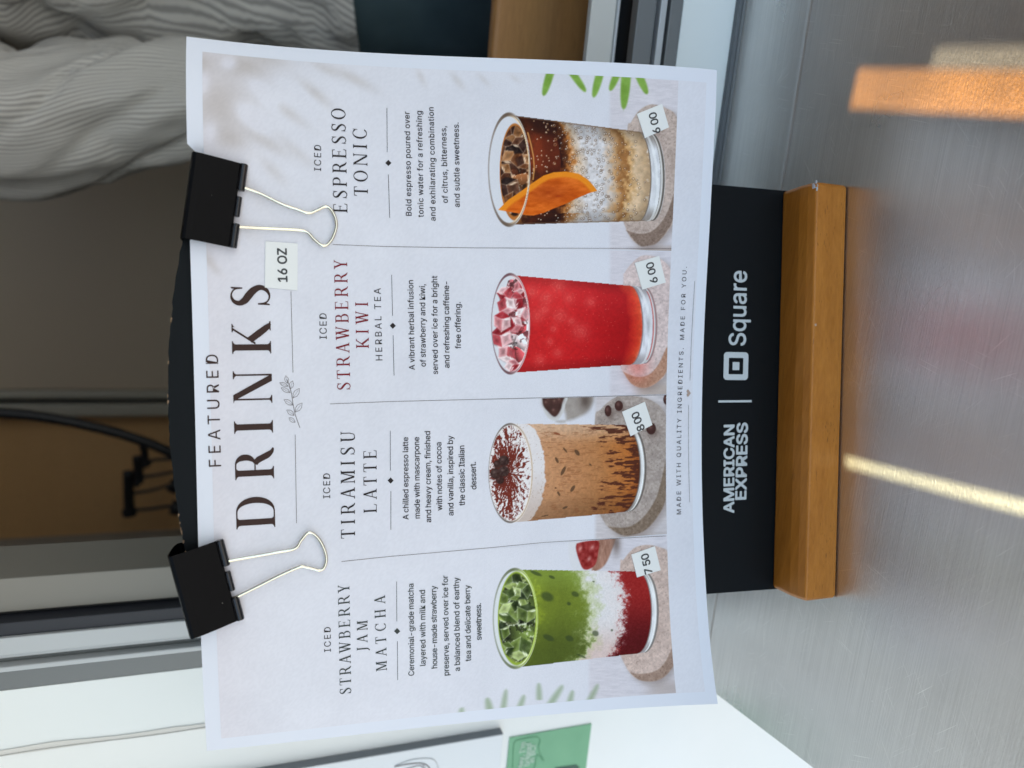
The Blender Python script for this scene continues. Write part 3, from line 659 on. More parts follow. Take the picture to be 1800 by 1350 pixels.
    sp = fbm(th * 15 + 2 * vnoise(x / 24, y / 24, 1), rr * 5, 17); dens = .37 + .33 * np.clip(rr - .45, 0, 1) + .12 * sst(.0, .8, nx)
    f = fbm(x / 10, y / 10, 19, 3)
    blend(img, dome * sst(dens - .05, dens + .05, .65 * sp + .35 * f) * (rr < .97), (112, 46, 36))
    blend(img, dome * (vnoise(x / 6, y / 6, 33) > .87) * (rr < .95) * .7, (130, 70, 58))
    for bx, by, rb in ((175,735,36),(155,612,34),(140,685,46),(205,585,46),(205,668,46)):
        blend(img, gblob(x, y, bx + 10, by + 8, rb * .95) * .7, (70, 34, 30)); d = np.hypot(x - bx, y - by) / rb; blend(img, 1 - sst(.8, 1, d), np.array([62, 44, 42]) + (fbm(x / 12, y / 12, 3)[:, None] - .5) * 50); blend(img, gblob(x, y, bx - 12, by - 10, rb * .28) * .5, (140, 122, 120))
    rimstroke(img, G, x, y, (226, 216, 212), (112, 104, 100), .03)
    blend(img, (np.abs(u) < 1) * (1 - sst(3, 8, np.abs(L - 266))) * .5, (190, 160, 130))
    glass_base(img, G, x, y, L, u, 1150, 1192, (104, 98, 96), (206, 206, 212), (120, 112, 108))
def paint_matcha(img, x, y):
    table(img, x, y, 880, (196, 192, 204), .6)
    blend(img, sst(1100, 1200, y) * sst(1250, 1450, x) * .5, (160, 146, 142))
    blend(img, pmask(x, y, [(720,20),(715,120),(730,220),(770,275),(960,275),(960,20)], 12) * .5, (204, 206, 214))
    blend(img, pmask(x, y, [(955,20),(1085,20),(1060,120),(1010,230),(950,280),(900,275)], 10) * .95, np.array([150, 112, 98]) + (fbm(x / 14, y / 60, 3)[:, None] - .5) * 60)
    blend(img, gblob(x, y, 1095, 70, 36, 90) * .7, (98, 84, 80))
    blend(img, pmask(x, y, [(782,70),(776,112),(800,200),(832,268),(880,272),(930,232),(950,150),(955,50),(850,52)], 7), np.array([142, 48, 48]) + (fbm(x / 26, y / 26, 9)[:, None] - .5) * 76)
    for bx, by in ((810, 110), (905, 100), (880, 190)): blend(img, gblob(x, y, bx, by, 14, 22, .5) * .7, (210, 160, 160))
    coaster(img, x, y, [(1130,960),(1200,1090),(1280,1150),(1400,1155),(1490,1110),(1555,1010),(1545,900),(1518,400),(1505,150),(1440,100),(1330,80),(1230,110),(1150,200),(1125,260)],
            [(1205,1090),(1280,1150),(1400,1157),(1490,1110),(1556,1010),(1548,880),(1480,1010),(1400,1080),(1290,1100)], (192, 174, 170), (150, 128, 118), 14)
    G = Glass((296, 662, 388, 174), ((340, 276), (1270, 290)), ((340, 1046), (1240, 942)), 172, 118); u, L, hw = G.fields(x, y)
    body = (np.abs(u) < 1) * sst(290, 296, L) * (1 - sst(1308, 1314, L)); n = fbm(x / 70, y / 70, 2); n2 = fbm(x / 24, y / 24, 5); n3 = fbm(x / 9, y / 9, 7)
    Lg = L + (n - .5) * 190 + (n2 - .5) * 110 + (n3 - .5) * 40
    c = stops(Lg, [(290, (140, 156, 50)), (330, (118, 134, 46)), (500, (104, 118, 42)), (640, (112, 128, 48)), (700, (128, 144, 76)), (780, (186, 194, 164)), (870, (212, 212, 220)), (1060, (214, 208, 214))])
    blend(c, sst(-.35, .8, u) * .62 * (1 - sst(680, 780, Lg)), (62, 74, 28)); blend(c, sst(-.4, -1, u) * .45 * (1 - sst(690, 760, Lg)), (140, 164, 80)); blend(c, sst(0, .9, u) * .55 * sst(740, 820, Lg), (196, 168, 164))
    c *= (.94 + .12 * n3)[:, None]
    blend(c, sst(995, 1085, L + (n2 - .5) * 130 + (n3 - .5) * 90 + 18 * u), np.array([146, 36, 36]) - sst(-.6, .8, u)[:, None] * np.array([58, 22, 16]) + (n3[:, None] - .5) * 26)
    blend(c, sst(.66, .72, fbm(x / 12, y / 20, 44)) * sst(950, 1010, L) * (1 - sst(1050, 1100, L)) * .6, (160, 60, 60))
    for bx, by, rx, ry in ((550,490,50,34),(770,470,30,20),(720,545,16,14),(725,820,32,22),(930,780,26,22),(560,815,46,22),(460,305,50,14),(585,335,26,12),(1060,755,9,9),(915,370,10,6),(820,960,40,8)):
        blend(c, sst(.15, .6, gblob(x, y, bx, by, rx, ry, .4)) * .62, (50, 64, 38))
    blend(img, body, c)
    inside = 1 - sst(.97, 1, G.rimr(x, y)); blend(img, inside, (206, 212, 220)); ri = np.hypot((x - 312) / 158, (y - 662) / 382)
    blend(img, inside * (1 - sst(.95, 1, ri)), (142, 164, 62))
    blend(img, inside * (1 - sst(.88, .94, ri)), ice(x, y, 118, 41, [(92, 108, 56), (132, 148, 82), (64, 76, 44), (160, 174, 120), (104, 122, 64)], (226, 234, 214)))
    cubes(img, inside * (1 - sst(.90, .96, ri)), x, y, [(270, 360, 66), (360, 440, 54), (240, 500, 60), (290, 470, 44), (250, 610, 70), (390, 620, 62), (330, 560, 50), (320, 730, 56), (190, 760, 52), (260, 830, 62), (330, 900, 74), (400, 780, 50), (220, 900, 46)],
          [((146, 164, 96), (92, 110, 56), (52, 66, 36)), ((108, 128, 66), (70, 86, 46), (40, 52, 32)), ((176, 192, 134), (118, 138, 74), (70, 88, 44))], (232, 240, 220), .85)
    rimstroke(img, G, x, y, (226, 236, 206), (110, 118, 96), .045)
    blend(img, (np.abs(u) < 1) * (1 - sst(4, 12, np.abs(L - 304))) * .6, (164, 190, 66))
    glass_base(img, G, x, y, L, u, 1262, 1312, (118, 116, 116), (214, 216, 224), (136, 128, 130))

# ================================================================== SETTING
WAL = 2.6
tag(MB().build('x', WALLW), kind='structure') if False else None
def boxobj(name, lo, hi, m, parent=None, bevel=0, **k):
    b = MB(); b.box(lo, hi); o = b.build(name, m, parent, bevel=bevel); return tag(o, **k) if k else o
PAVE = mat('concrete_paving', (.30, .29, .27), .85)
pc = ramp(PAVE, noise(PAVE, coords(PAVE), 3, 6), [(.3, (.24, .23, .22)), (.7, (.36, .35, .33))]); lk(PAVE, pc, bsdf(PAVE).inputs['Base Color'])
b = MB(); b.add([(-60, -80, -1.05), (60, -80, -1.05), (60, 40, -1.05), (-60, 40, -1.05)], [(0, 1, 2, 3)]); tag(b.build('pavement', PAVE), kind='structure')

# counter: steel top with a folded ridge, back strip and cut left end
counter = empty('steel_counter', (0.2, .2, 0)); tag(counter, 'brushed stainless steel counter with a folded ridge, under the wooden-based sign', 'counter')
l0, l1 = on_z(1190, 1167), on_z(1430, 1350)
dl = (l1 - l0) / (l1 - l0)[1]
def left_x(y): return (l0 + dl * (y - l0[1]))[0]
RX1 = 1.1; RY = .3268; YF = .03; YB = WY - .0035
def top_strip(y0, y1, z0, z1, nx=2):
    return [(left_x(y0), y0, z0), (RX1, y0, z0), (RX1, y1, z1), (left_x(y1), y1, z1)]
prof = [(YF - .001, -.035), (YF - .001, -.002), (YF + .002, 0), (RY - .0010, 0), (RY - .0004, -.0003), (RY + .0001, -.0003), (RY + .0007, .00012), (RY + .0012, .00012), (RY + .0022, 0), (YB - .004, 0), (YB, .0006)]
b = MB()
for (ya, za), (yb, zb) in zip(prof[:-1], prof[1:]): b.add(top_strip(ya, yb, za, zb), [(0, 1, 2, 3)])
o = b.build('counter_top', STEEL, counter)
uv = o.data.uv_layers.new(name='UVMap')
for lp in o.data.loops: q = o.data.vertices[lp.vertex_index].co; uv.data[lp.index].uv = (q.x, q.y)
b = MB(); b.prism([(left_x(YF), YF, -.001), (left_x(YB), YB, -.001), (left_x(YB), YB, -.034), (left_x(YF), YF, -.034)], (.004, 0, 0)); b.build('end_plate', ALU_D, counter)
b = MB(); b.box((left_x(YB) + .002, YB - .0005, .0008), (RX1, WY - .0004, .0042)); b.build('caulk_bead', CAULK, counter)
b = MB(); b.box((left_x(YB) + .002, YB - .0012, .0003), (RX1, YB - .0004, .0020)); b.build('rear_lip', ALU, counter)
b = MB(); b.box((left_x(YF) + .006, YF + .003, -.034), (RX1 - .01, WY - .004, -.003)); b.build('counter_core', ALU_D, counter)

# front wall of the shop: panels round the serving opening
X0, XR, ZT = -.243, 1.15, .78                  # opening (outer edge of the window frame) and its head
SEAM = -.2778
wall = empty('shop_wall', (-.4, WY, 0)); tag(wall, 'white painted shop wall around the serving window with a ragged paint seam', 'wall')
b = MB(); b.box((-3, WY, -1.05), (SEAM, WY + .05, WAL)); b.build('wall_panel', WALLW, wall)
b = MB(); b.box((SEAM + .0003, WY - .0006, -.6), (X0, WY + .05, WAL)); b.build('trim_board', TRIMW, wall)
b = MB(); b.box((X0, WY - .0006, -.6), (2.0, WY + .03, .0362)); b.build('sill_board', TRIMW, wall)
b = MB(); b.box((X0, WY, ZT), (3, WY + .05, WAL)); b.box((XR + .02, WY, .0362), (3, WY + .05, ZT)); b.box((X0, WY + .001, -1.05), (3, WY + .05, -.6)); b.build('wall_panel', WALLW, wall)
# torn filler along the seam
TORN = mat('torn_filler', (.66, .66, .63), .9)
b = MB(); zs = np.linspace(-.1, .5, 90); rg = [SEAM + .0012 + .0055 * max(0, fbm(np.array([z * 14.]), np.array([.3]), 5)[0] - .32) * 2 for z in zs]; lg = [SEAM - .0004 - .005 * max(0, fbm(np.array([z * 17.]), np.array([3.3]), 8)[0] - .5) * 2 for z in zs]
b.add([(x, WY - .0011, z) for x, z in zip(lg, zs)] + [(x, WY - .0011, z) for x, z in zip(rg, zs)], [(i, i + 1, len(zs) + i + 1, len(zs) + i) for i in range(len(zs) - 1)]); b.build('torn_filler', TORN, wall)
CRK = mat('seam_crack', (.42, .42, .41), .9)
b = MB(); b.tube([(SEAM + .0006 * math.sin(z * 60), WY - .0013, z) for z in np.linspace(-.1, .5, 60)], .00022, 5); b.build('seam_crack', CRK, wall)

# window frame (left jamb profile and bottom track share one section)
win = empty('serving_window', (X0, WY, .036)); tag(win, 'grey aluminium sliding window frame with black rubber gasket around the open serving hatch', 'window')
def section(name, a0, a1, y0, y1, m, bev=.0006):
    """jamb piece spanning a0..a1 (distance from the outer frame edge); the same distance is used up from the sill"""
    b = MB(); b.box((X0 + a0, y0, .0362), (X0 + a1, y1, ZT)); b.build(name, m, win, bevel=bev)
for nm, a0, a1, y0, m in (('frame_outer', 0, .0104, .3834, ALU), ('frame_ridge', .0104, 0.0131, .3822, ALU_L), ('frame_groove', .0131, .0157, .3870, ALU_D), ('frame_lip', .0157, .0176, .3856, ALU_L),
                          ('frame_face', .0180, .0273, .3840, ALU_L), ('gasket', .0273, .0342, .3856, GASK), ('gasket_gap', .0342, .0364, .394, BLACK), ('sash_stile', .0364, .0538, .392, STILE)):
    section(nm, a0, a1, y0, .43, m)  # darker groove and outer tones stand in for jamb sides lit less
def track(name, p0, p1, y0, y1, m, bev=.0005):
    z0 = max(on_y(p0, 55, y0)[2], .0364); b = MB(); b.box((X0 + .0545, y0, z0), (XR + .02, y1, on_y(p1, 55, y0)[2])); b.build(name, m, win, bevel=bev)
for nm, p0, p1, y0, y1, m in (('track_outer', 1195, 1174, .379, .412, ALU), ('track_slot', 1174, 1168, .391, .412, ALU_D), ('track_ridge', 1168, 1157, .380, .412, ALU_L), ('track_groove', 1157, 1149, .388, .412, ALU), ('track_face', 1149, 1117, .382, .389, ALU),
                              ('track_gap', 1130, 1084, .413, .43, BLACK), ('sash_edge', 1086, 1081, .390, .396, ALU_L), ('sash_rail', 1081, 1035, .392, .3965, SASH)):
    track(nm, p0, p1, y0, y1, m)
bsdf(SASH).inputs['Base Color'].default_value = (.56, .56, .53, 1)

# room behind the wall
ROOM = mat('dim_room_paint', (.32, .235, .155), .7)
boxobj('room_floor', (-2, .44, -.95), (2.2, 2.3, -.9), mat('room_floor_vinyl', (.16, .14, .12), .6), kind='structure')
boxobj('room_ceiling', (-2, .44, 1.3), (2.2, 2.3, 1.35), ROOM, kind='structure')
for nm, lo, hi in (('room_wall', (-2.05, .44, -.95), (-2, 2.3, 1.35)), ('room_wall', (2.2, .44, -.95), (2.25, 2.3, 1.35)), ('room_wall', (-2.05, 2.3, -.95), (2.25, 2.35, 1.35))): boxobj(nm, lo, hi, ROOM, kind='structure')
# brown timber panel and grey door far inside
BROWNP = mat('brown_plywood', (.20, .105, .045), .55)
setup_wood(BROWNP, (.58, .33, .14), (.68, .40, .18), (2, 2, 9))
def wpanel(name, px0, px1, Y, m, lab, cat, th=.03, z0=-.9, z1=1.25):
    xa = on_y(150, px0, Y)[0]; xb = on_y(150, px1, Y)[0]; b = MB(); b.box((min(xa, xb), Y, z0), (max(xa, xb), Y + th, z1)); return tag(b.build(name, m, bevel=.002), lab, cat)
wpanel('timber_wall_panel', 964, 722, 1.25, BROWNP, 'brown plywood wall panel behind the black cable and hooks', 'wall panel')
GREYD = mat('grey_brown_laminate', (.52, .42, .31), .5); GREYE = mat('door_edge_grey', (.42, .39, .32), .45)
dx = on_y(150, 700, 1.2)[0]
door = empty('cabinet_door', (dx, 1.2, -.9)); tag(door, 'plain grey-brown cabinet door with pale edge strip left of the person in striped shirt', 'door')
b = MB(); b.box((dx + .012, 1.2, -.9), (1.3, 1.24, 1.25)); b.build('door_leaf', GREYD, door, bevel=.002)
b = MB(); b.box((dx, 1.195, -.9), (dx + .0118, 1.24, 1.25)); b.build('edge_strip', GREYE, door, bevel=.003)
b = MB(); b.box((dx - .009, 1.215, -.9), (dx - .0002, 1.24, 1.25)); b.build('shadow_gap', BLACK, door)
b = MB(); b.box((dx - .028, 1.2, -.9), (dx - .0092, 1.24, 1.25)); b.build('door_post', GREYE, door, bevel=.003)
# shelf unit at the left
shelf = empty('shelf_upright', (-.5, 1.1, -.9)); tag(shelf, 'blurred grey shelf upright with dark slot beside the window sash', 'shelf')
for nm, p0, p1, Y, m in (('upright', 968, 984, 1.1, mat('shelf_grey', (.32, .285, .24), .6)), ('upright', 984, 1003, 1.12, mat('shelf_grey_light', (.40, .35, .30), .6)), ('slot', 1003, 1011, 1.13, BLACK), ('front_rail', 1011, 1045, 1.1, mat('shelf_tan', (.38, .31, .25), .6))):
    xa, xb = on_y(100, p0, Y)[0], on_y(100, p1, Y)[0]; b = MB(); b.box((xb, Y, -.9), (xa - .0004, Y + .05, 1.2)); b.build(nm, m, shelf)
b = MB(); q0, q1 = on_y(140, 1008, 1.09), on_y(150, 975, 1.09); b.box((q0[0], 1.06, q0[2] - .02), (q1[0], 1.098, q0[2] + .02)); b.build('bracket', mat('shelf_clip', (.26, .24, .20), .5), shelf)
# cable and hook rack
CABLE = mat('black_rubber', (.006, .006, .008), .5)
b = MB(); pts = smooth_path([on_y(-160, 760, .9), on_y(-60, 727, .9), on_y(20, 727, .9), on_y(100, 737, .9), on_y(180, 754, .9), on_y(250, 775, .9), on_y(310, 801, .9), on_y(420, 860, .9), on_y(640, 900, .9), on_y(1000, 900, .9)], 8); b.tube(pts, .0056, 12)
tag(b.build('power_cable', CABLE, smooth=True), 'thick black cable curving down in front of the brown panel', 'cable')
rk = crop(180, 680); rack = empty('hook_rack', on_y(230, 880, 1.05)); tag(rack, 'blurred black rack of wire hooks in front of the brown panel', 'rack')
def caps(name, P, r):
    b = MB(); q = [on_y(*p, 1.05) for p in rk(P)]; q = smooth_path(q, 4); b.tube(q, r, 10); b.build(name, CABLE, rack, smooth=True)
for P, r in (([(205, 670), (208, 850), (215, 1020)], .0066), ([(275, 550), (285, 660), (292, 755)], .006), ([(320, 450), (335, 540), (345, 630)], .0045)): caps('post', P, r)
for P in ([(205, 660), (232, 690), (226, 760), (255, 780)], [(340, 590), (440, 575), (560, 570)], [(290, 715), (420, 700), (580, 670)], [(250, 840), (380, 820), (520, 780), (600, 770)], [(240, 975), (380, 965), (520, 945), (640, 940)]): caps('hook', P, .0022)
for P, r in (([(330, 590), (345, 625)], .008), ([(210, 970), (220, 1015)], .009), ([(530, 770), (600, 800)], .009), ([(540, 950), (640, 970)], .010), ([(265, 740), (300, 765)], .0075)): caps('cap', P, r)
# wood-fronted worktop under the window, inside
WTOP = mat('oak_worktop', (.28, .15, .06), .5); setup_wood(WTOP, (.30, .14, .04), (.42, .205, .065), (9, 120, 120))
ztop = on_y(868, 60, .475)[2]
b = MB(); b.box((-.19, .475, -.9), (1.1, .487, ztop)); tag(b.build('wooden_worktop', WTOP, bevel=.003), 'brown wooden cabinet front inside the window, below the dark trousers', 'cabinet')

# ------------------------------------------------------------------ person behind the window
def skin_body(name, joints, bones, m, parent):
    me = bpy.data.meshes.new(name); me.from_pydata([j[:3] for j in joints], bones, []); me.update(); o = bpy.data.objects.new(name, me); COL.objects.link(o)
    o.modifiers.new('skin', 'SKIN'); sv = me.skin_vertices[0].data
    for i, j in enumerate(joints): sv[i].radius = (j[3], j[4] if len(j) > 4 else j[3]); sv[i].use_root = (i == 0)
    sd = o.modifiers.new('sub', 'SUBSURF'); sd.levels = 2; sd.render_levels = 2
    me2 = bpy.data.meshes.new_from_object(o.evaluated_get(bpy.context.evaluated_depsgraph_get())); bpy.data.objects.remove(o); return link_mesh(name, me2, m, parent, True)
PX, PY = .30, .80
person = empty('person', (PX, PY, -.9)); tag(person, 'person in a grey striped shirt and dark teal trousers standing behind the window', 'person')
SKINM = mat('skin', (.45, .27, .19), .5)
J = [(PX, PY, .02, .13, .10), (PX, PY + .01, .22, .12, .09), (PX, PY + .01, .42, .14, .095), (PX, PY + .01, .53, .07, .06), (PX - .005, PY, .60, .052, .052), (PX - .01, PY - .015, .68, .075, .085), (PX - .01, PY - .012, .76, .072, .085), (PX - .01, PY, .81, .04, .05),
     (PX - .16, PY - .01, .56, .045), (PX - .237, PY - .083, .24, .030), (PX - .245, PY - .10, .04, .025), (PX - .245, PY - .11, -.03, .024),
     (PX + .19, PY + .01, .50, .055), (PX + .24, PY - .02, .23, .042), (PX + .18, PY - .24, .14, .032), (PX + .12, PY - .30, .13, .028),
     (PX - .10, PY, -.06, .095), (PX - .10, PY - .01, -.44, .065), (PX - .10, PY + .02, -.84, .045), (PX + .10, PY, -.06, .095), (PX + .10, PY - .01, -.44, .065), (PX + .10, PY + .02, -.84, .045), (PX - .262, PY - .065, .42, .034)]
B = [(0,1),(1,2),(2,3),(3,4),(4,5),(5,6),(6,7),(3,8),(8,22),(22,9),(9,10),(10,11),(3,12),(12,13),(13,14),(14,15),(0,16),(16,17),(17,18),(0,19),(19,20),(20,21)]
skin_body('body', J, B, SKINM, person)
HAIR = mat('dark_hair', (.02, .015, .012), .6)
b = MB()
for k in range(9):
    th = math.pi * .52 * k / 8; b.v += [(PX - .01 + .092 * math.sin(th) * math.cos(2 * math.pi * q / 20), PY + .012 + .10 * math.sin(th) * math.sin(2 * math.pi * q / 20), .745 + .11 * math.cos(th)) for q in range(20)]
b.f += [(i * 20 + k, i * 20 + (k + 1) % 20, (i + 1) * 20 + (k + 1) % 20, (i + 1) * 20 + k) for i in range(8) for k in range(20)]; b.m += [0] * len(b.f); b.build('hair', HAIR, person, True)
SHIRT = mat('striped_cotton', (.3, .3, .3), .85, spec=.2)
sa = nd(SHIRT, 'ShaderNodeAttribute', attribute_name='stripe'); sm_ = nd(SHIRT, 'ShaderNodeMath', operation='SINE'); mu = nd(SHIRT, 'ShaderNodeMath', operation='MULTIPLY'); mu.inputs[1].default_value = 2 * math.pi / .0043
lk(SHIRT, sa.outputs['Fac'], mu.inputs[0]); lk(SHIRT, mu.outputs[0], sm_.inputs[0]); ad = nd(SHIRT, 'ShaderNodeMath', operation='MULTIPLY_ADD'); ad.inputs[1].default_value = .5; ad.inputs[2].default_value = .5; lk(SHIRT, sm_.outputs[0], ad.inputs[0])
lk(SHIRT, bump(SHIRT, noise(SHIRT, coords(SHIRT), 1100, 2), .25, .0006), bsdf(SHIRT).inputs['Normal'])
lk(SHIRT, ramp(SHIRT, ad.outputs[0], [(.2, (.30, .285, .265)), (.7, (.54, .515, .47))]), bsdf(SHIRT).inputs['Base Color'])
def loft(rings, name, m, parent, stripe=None):
    n = len(rings[0]); V = np.concatenate(rings); f = [(i * n + k, i * n + (k + 1) % n, (i + 1) * n + (k + 1) % n, (i + 1) * n + k) for i in range(len(rings) - 1) for k in range(n)]
    return V, f
def fold(th, z, seed): return fbm(th * 2.2 + z * 3, z * 7 - th * 1.5, seed, 3) - .5
n = 96; TH = np.linspace(0, 2 * np.pi, n, endpoint=False)
rings = []; sat = []
for z in np.linspace(.205, .56, 60):            # torso: loose shirt, hem lower on the window side
    k = np.interp(z, [.12, .2, .3, .42, .5, .56], [.95, 1.0, .93, 1.0, .92, .45]); rx, ry = .205 * k, .135 * k
    zz = z + np.where(z < .3, (np.cos(TH) * .075 + .006) * (.3 - z) / .1, 0)
    d = 1 + .16 * fold(np.cos(TH) * 1.5 + np.sin(TH), zz + .3 * np.cos(TH), 3) + .04 * np.sin(TH * 9 + z * 30) * (z < .32) - .10 * np.clip(1 - np.abs(fbm(TH * 2.2 + 2 * z, zz * 9 + np.cos(TH) * 3, 36, 3) - .5) * 9, 0, 1)
    rings.append(np.stack([PX + .005 + rx * np.cos(TH) * d, PY + ry * np.sin(TH) * d, zz], 1)); sat.append(TH * .15 + .02 * fold(TH, z, 9) + .10 * z)
V1, f1 = loft(rings, '', None, None); a1 = np.concatenate(sat)
rings = []; sat = []
A = smooth_path([(PX - .14, PY + .0, .57), (PX - .225, PY - .04, .51), (PX - .268, PY - .065, .42), (PX - .245, PY - .07, .34), (PX - .235, PY - .08, .27), (PX - .238, PY - .085, .19), (PX - .245, PY - .10, .06)], 16)
for i, q in enumerate(A):
    T = A[min(i + 1, len(A) - 1)] - A[max(i - 1, 0)]; T = T / np.linalg.norm(T); U = np.cross(T, [0, 1.0, 0]); U /= np.linalg.norm(U); Vv = np.cross(T, U)
    s_ = i / (len(A) - 1); r = np.interp(s_, [0, .25, .5, .75, 1], [.066, .062, .054, .046, .042]); d = 1 + .34 * (fbm(TH * 1.6 / 1.0 + s_ * 2, s_ * 5 + np.sin(TH), 6, 3) - .5) + .05 * np.sin(s_ * 22 + 2.2 * np.sin(TH)) * sst(.3, .8, s_) - .22 * np.clip(1 - np.abs(fbm(TH * 1.1 + 3 * s_, s_ * 6 - np.cos(TH), 26, 3) - .5) * 9, 0, 1) * .5
    rings.append(q + (r * d)[:, None] * (np.cos(TH)[:, None] * U + np.sin(TH)[:, None] * Vv)); sat.append(TH * .078 + .015 * fold(TH, s_, 2))
V2, f2 = loft(rings, '', None, None); a2 = np.concatenate(sat)
me = bpy.data.meshes.new('shirt'); me.from_pydata(np.concatenate([V1, V2]).tolist(), [], f1 + [tuple(i + len(V1) for i in q) for q in f2]); me.update()
st = me.attributes.new('stripe', 'FLOAT', 'POINT'); st.data.foreach_set('value', np.concatenate([a1, a2]).astype(np.float32))
link_mesh('shirt', me, SHIRT, person, True)
TROU = mat('dark_teal_denim', (.035, .062, .08), .85, spec=.2)
lk(TROU, ramp(TROU, noise(TROU, coords(TROU), 14, 4), [(.35, (.05, .078, .088)), (.7, (.085, .125, .14))]), bsdf(TROU).inputs['Base Color'])
rings = []
for z in np.linspace(-.85, .20, 60):
    k = np.interp(z, [-.85, -.3, .0, .2, .30], [.75, .85, 1, .92, .88]); d = 1 + .10 * (fbm(TH * 1.2, np.full(n, z * 6.), 12, 3) - .5)
    rings.append(np.stack([PX + .0 + .19 * k * np.cos(TH) * d, PY - .005 + .122 * k * np.sin(TH) * d, np.full(n, z)], 1))
V3, f3 = loft(rings, '', None, None); me = bpy.data.meshes.new('trousers'); me.from_pydata(V3.tolist(), [], f3); me.update(); link_mesh('trousers', me, TROU, person, True)

# ------------------------------------------------------------------ unseen sun blocker, added to shade the counter and shape its sun patches
BLOCKER_Z = .66
def to_blocker(p): return (p + SUN * ((BLOCKER_Z - p[2]) / SUN[2]))[:2]
holes = [[on_z(*q) for q in P] for P in ([(1509, 120), (1494, 190), (1960, 212), (1960, 126)], [(1645, 82), (1634, 119.5), (1960, 125), (1960, 80)], [(1487, 804), (1487, 819), (1622, 855), (1800, 902), (1960, 945), (1960, 925), (1800, 884), (1622, 839)])]  # slots projected back along the sun from the wanted light patches
cv = bpy.data.curves.new('sun_blocker', 'CURVE'); cv.dimensions = '2D'; cv.fill_mode = 'BOTH'; cv.extrude = .0008
def spl(P):
    s = cv.splines.new('POLY'); s.points.add(len(P) - 1); s.use_cyclic_u = True
    for q, p in zip(s.points, P): q.co = (p[0], p[1], 0, 1)
spl([(-1.5, -.62), (1.6, -.62), (1.6, WY), (-1.5, WY)])
HP = [[to_blocker(q) for q in P] for P in holes]
for P in HP: spl(P)
co = bpy.data.objects.new('sun_blocker_tmp', cv); COL.objects.link(co); me = bpy.data.meshes.new_from_object(co.evaluated_get(bpy.context.evaluated_depsgraph_get())); bpy.data.objects.remove(co)
sun_blocker = empty('sun_blocker', (0, WY, BLOCKER_Z)); tag(sun_blocker, 'added grey sun blocker with slots shaped to throw light patches', 'sun_blocker')
for v in me.vertices: v.co.z += BLOCKER_Z
link_mesh('sun_blocker_sheet', me, mat('sun_blocker_brown', (.24, .235, .225), .8), sun_blocker)
def sun_tint(name, P, col):
    m = bpy.data.materials.new(name); m.use_nodes = True; t = m.node_tree; t.nodes.remove(t.nodes['Principled BSDF']); tr = t.nodes.new('ShaderNodeBsdfTransparent'); tr.inputs[0].default_value = (*col, 1); t.links.new(tr.outputs[0], t.nodes['Material Output'].inputs[0])
    b = MB(); b.add([(p[0], p[1], BLOCKER_Z + .0015) for p in P], [tuple(range(len(P)))]); b.build('sun_tint_film', m, sun_blocker)
grow = lambda P, k: [np.mean(P, 0) + (p - np.mean(P, 0)) * k for p in P]
sun_tint('orange_sun_tint', grow(HP[0], 1.02), (.72, .31, .065)); sun_tint('dim_sun_tint', grow(HP[1], 1.0), (.34, .30, .22)); sun_tint('streak_sun_tint', grow(HP[2], 1.05), (.66, .65, .42))  # added films tint and dim the sun patches and streak

# ================================================================== CARD HOLDER
holder = empty('card_holder', tuple(CTR + EY * SLOT_D)); tag(holder, 'black sign board in an orange-brown wooden base, holding up the drinks menu', 'sign')
def H(x, y, z): return CTR + EX * x + EY * y + np.array([0, 0, z])   # holder frame: x along, y back from the front edge
BW2 = BASE_W / 2; D2 = .0455
b = MB(); P = [(0, 0), (D2, 0), (D2, BASE_H - .001), (SLOT_D + .006, BASE_H), (0.0002, BASE_H)]
pr = [(0, .0006), (0, BASE_H - .0010), (.0005, BASE_H - .0003), (.0045, BASE_H + .0004), (.0095, BASE_H + .0006), (SLOT_D - .0004, BASE_H - .0008), (SLOT_D - .0004, BASE_H - .006), (SLOT_D + .0036, BASE_H - .006), (SLOT_D + .0036, BASE_H - .0008), (D2 - .001, BASE_H), (D2, BASE_H - .001), (D2, .0006)]
xs = np.concatenate([[-BW2, -BW2 + .0016], np.linspace(-BW2 + .012, BW2 - .012, 9), [BW2 - .0016, BW2]])
vv = []
for i, x in enumerate(xs):
    e = i in (0, len(xs) - 1)
    for (y, z) in pr: vv.append(H(x, y if not e else (y - .02) * .97 + .0207, z if not e else max(z - (.0012 if z > .01 else 0), .0006)))
k = len(pr); fc = [(i * k + j, i * k + (j + 1) % k, (i + 1) * k + (j + 1) % k, (i + 1) * k + j) for i in range(len(xs) - 1) for j in range(k)] + [tuple(range(k)), tuple(range((len(xs) - 1) * k, len(xs) * k))]
b.add(vv, fc); base = b.build('wooden_base', WOOD, holder, bevel=.0007)
base.data.materials.append(CHIP)
b = MB()                                       # chipped corner at the right end
for i in range(14):
    c = H(BW2 - .0012 + random.uniform(-.0026, .0009), .0012 + random.uniform(-.001, .0048), BASE_H - .0004 + random.uniform(-.0006, .0003)); r = random.uniform(.0006, .0015)
    b.add([c + r * np.array([math.cos(a) * math.cos(e), math.sin(a) * math.cos(e), .35 * math.sin(e)]) for e in (-.8, 0, .8) for a in np.linspace(0, 6.28, 7)[:-1]], [(q * 6 + j, q * 6 + (j + 1) % 6, (q + 1) * 6 + (j + 1) % 6, (q + 1) * 6 + j) for q in (0, 1) for j in range(6)] + [tuple(range(6)), tuple(range(12, 18))])
b.build('chipped_corner', CHIP, holder)
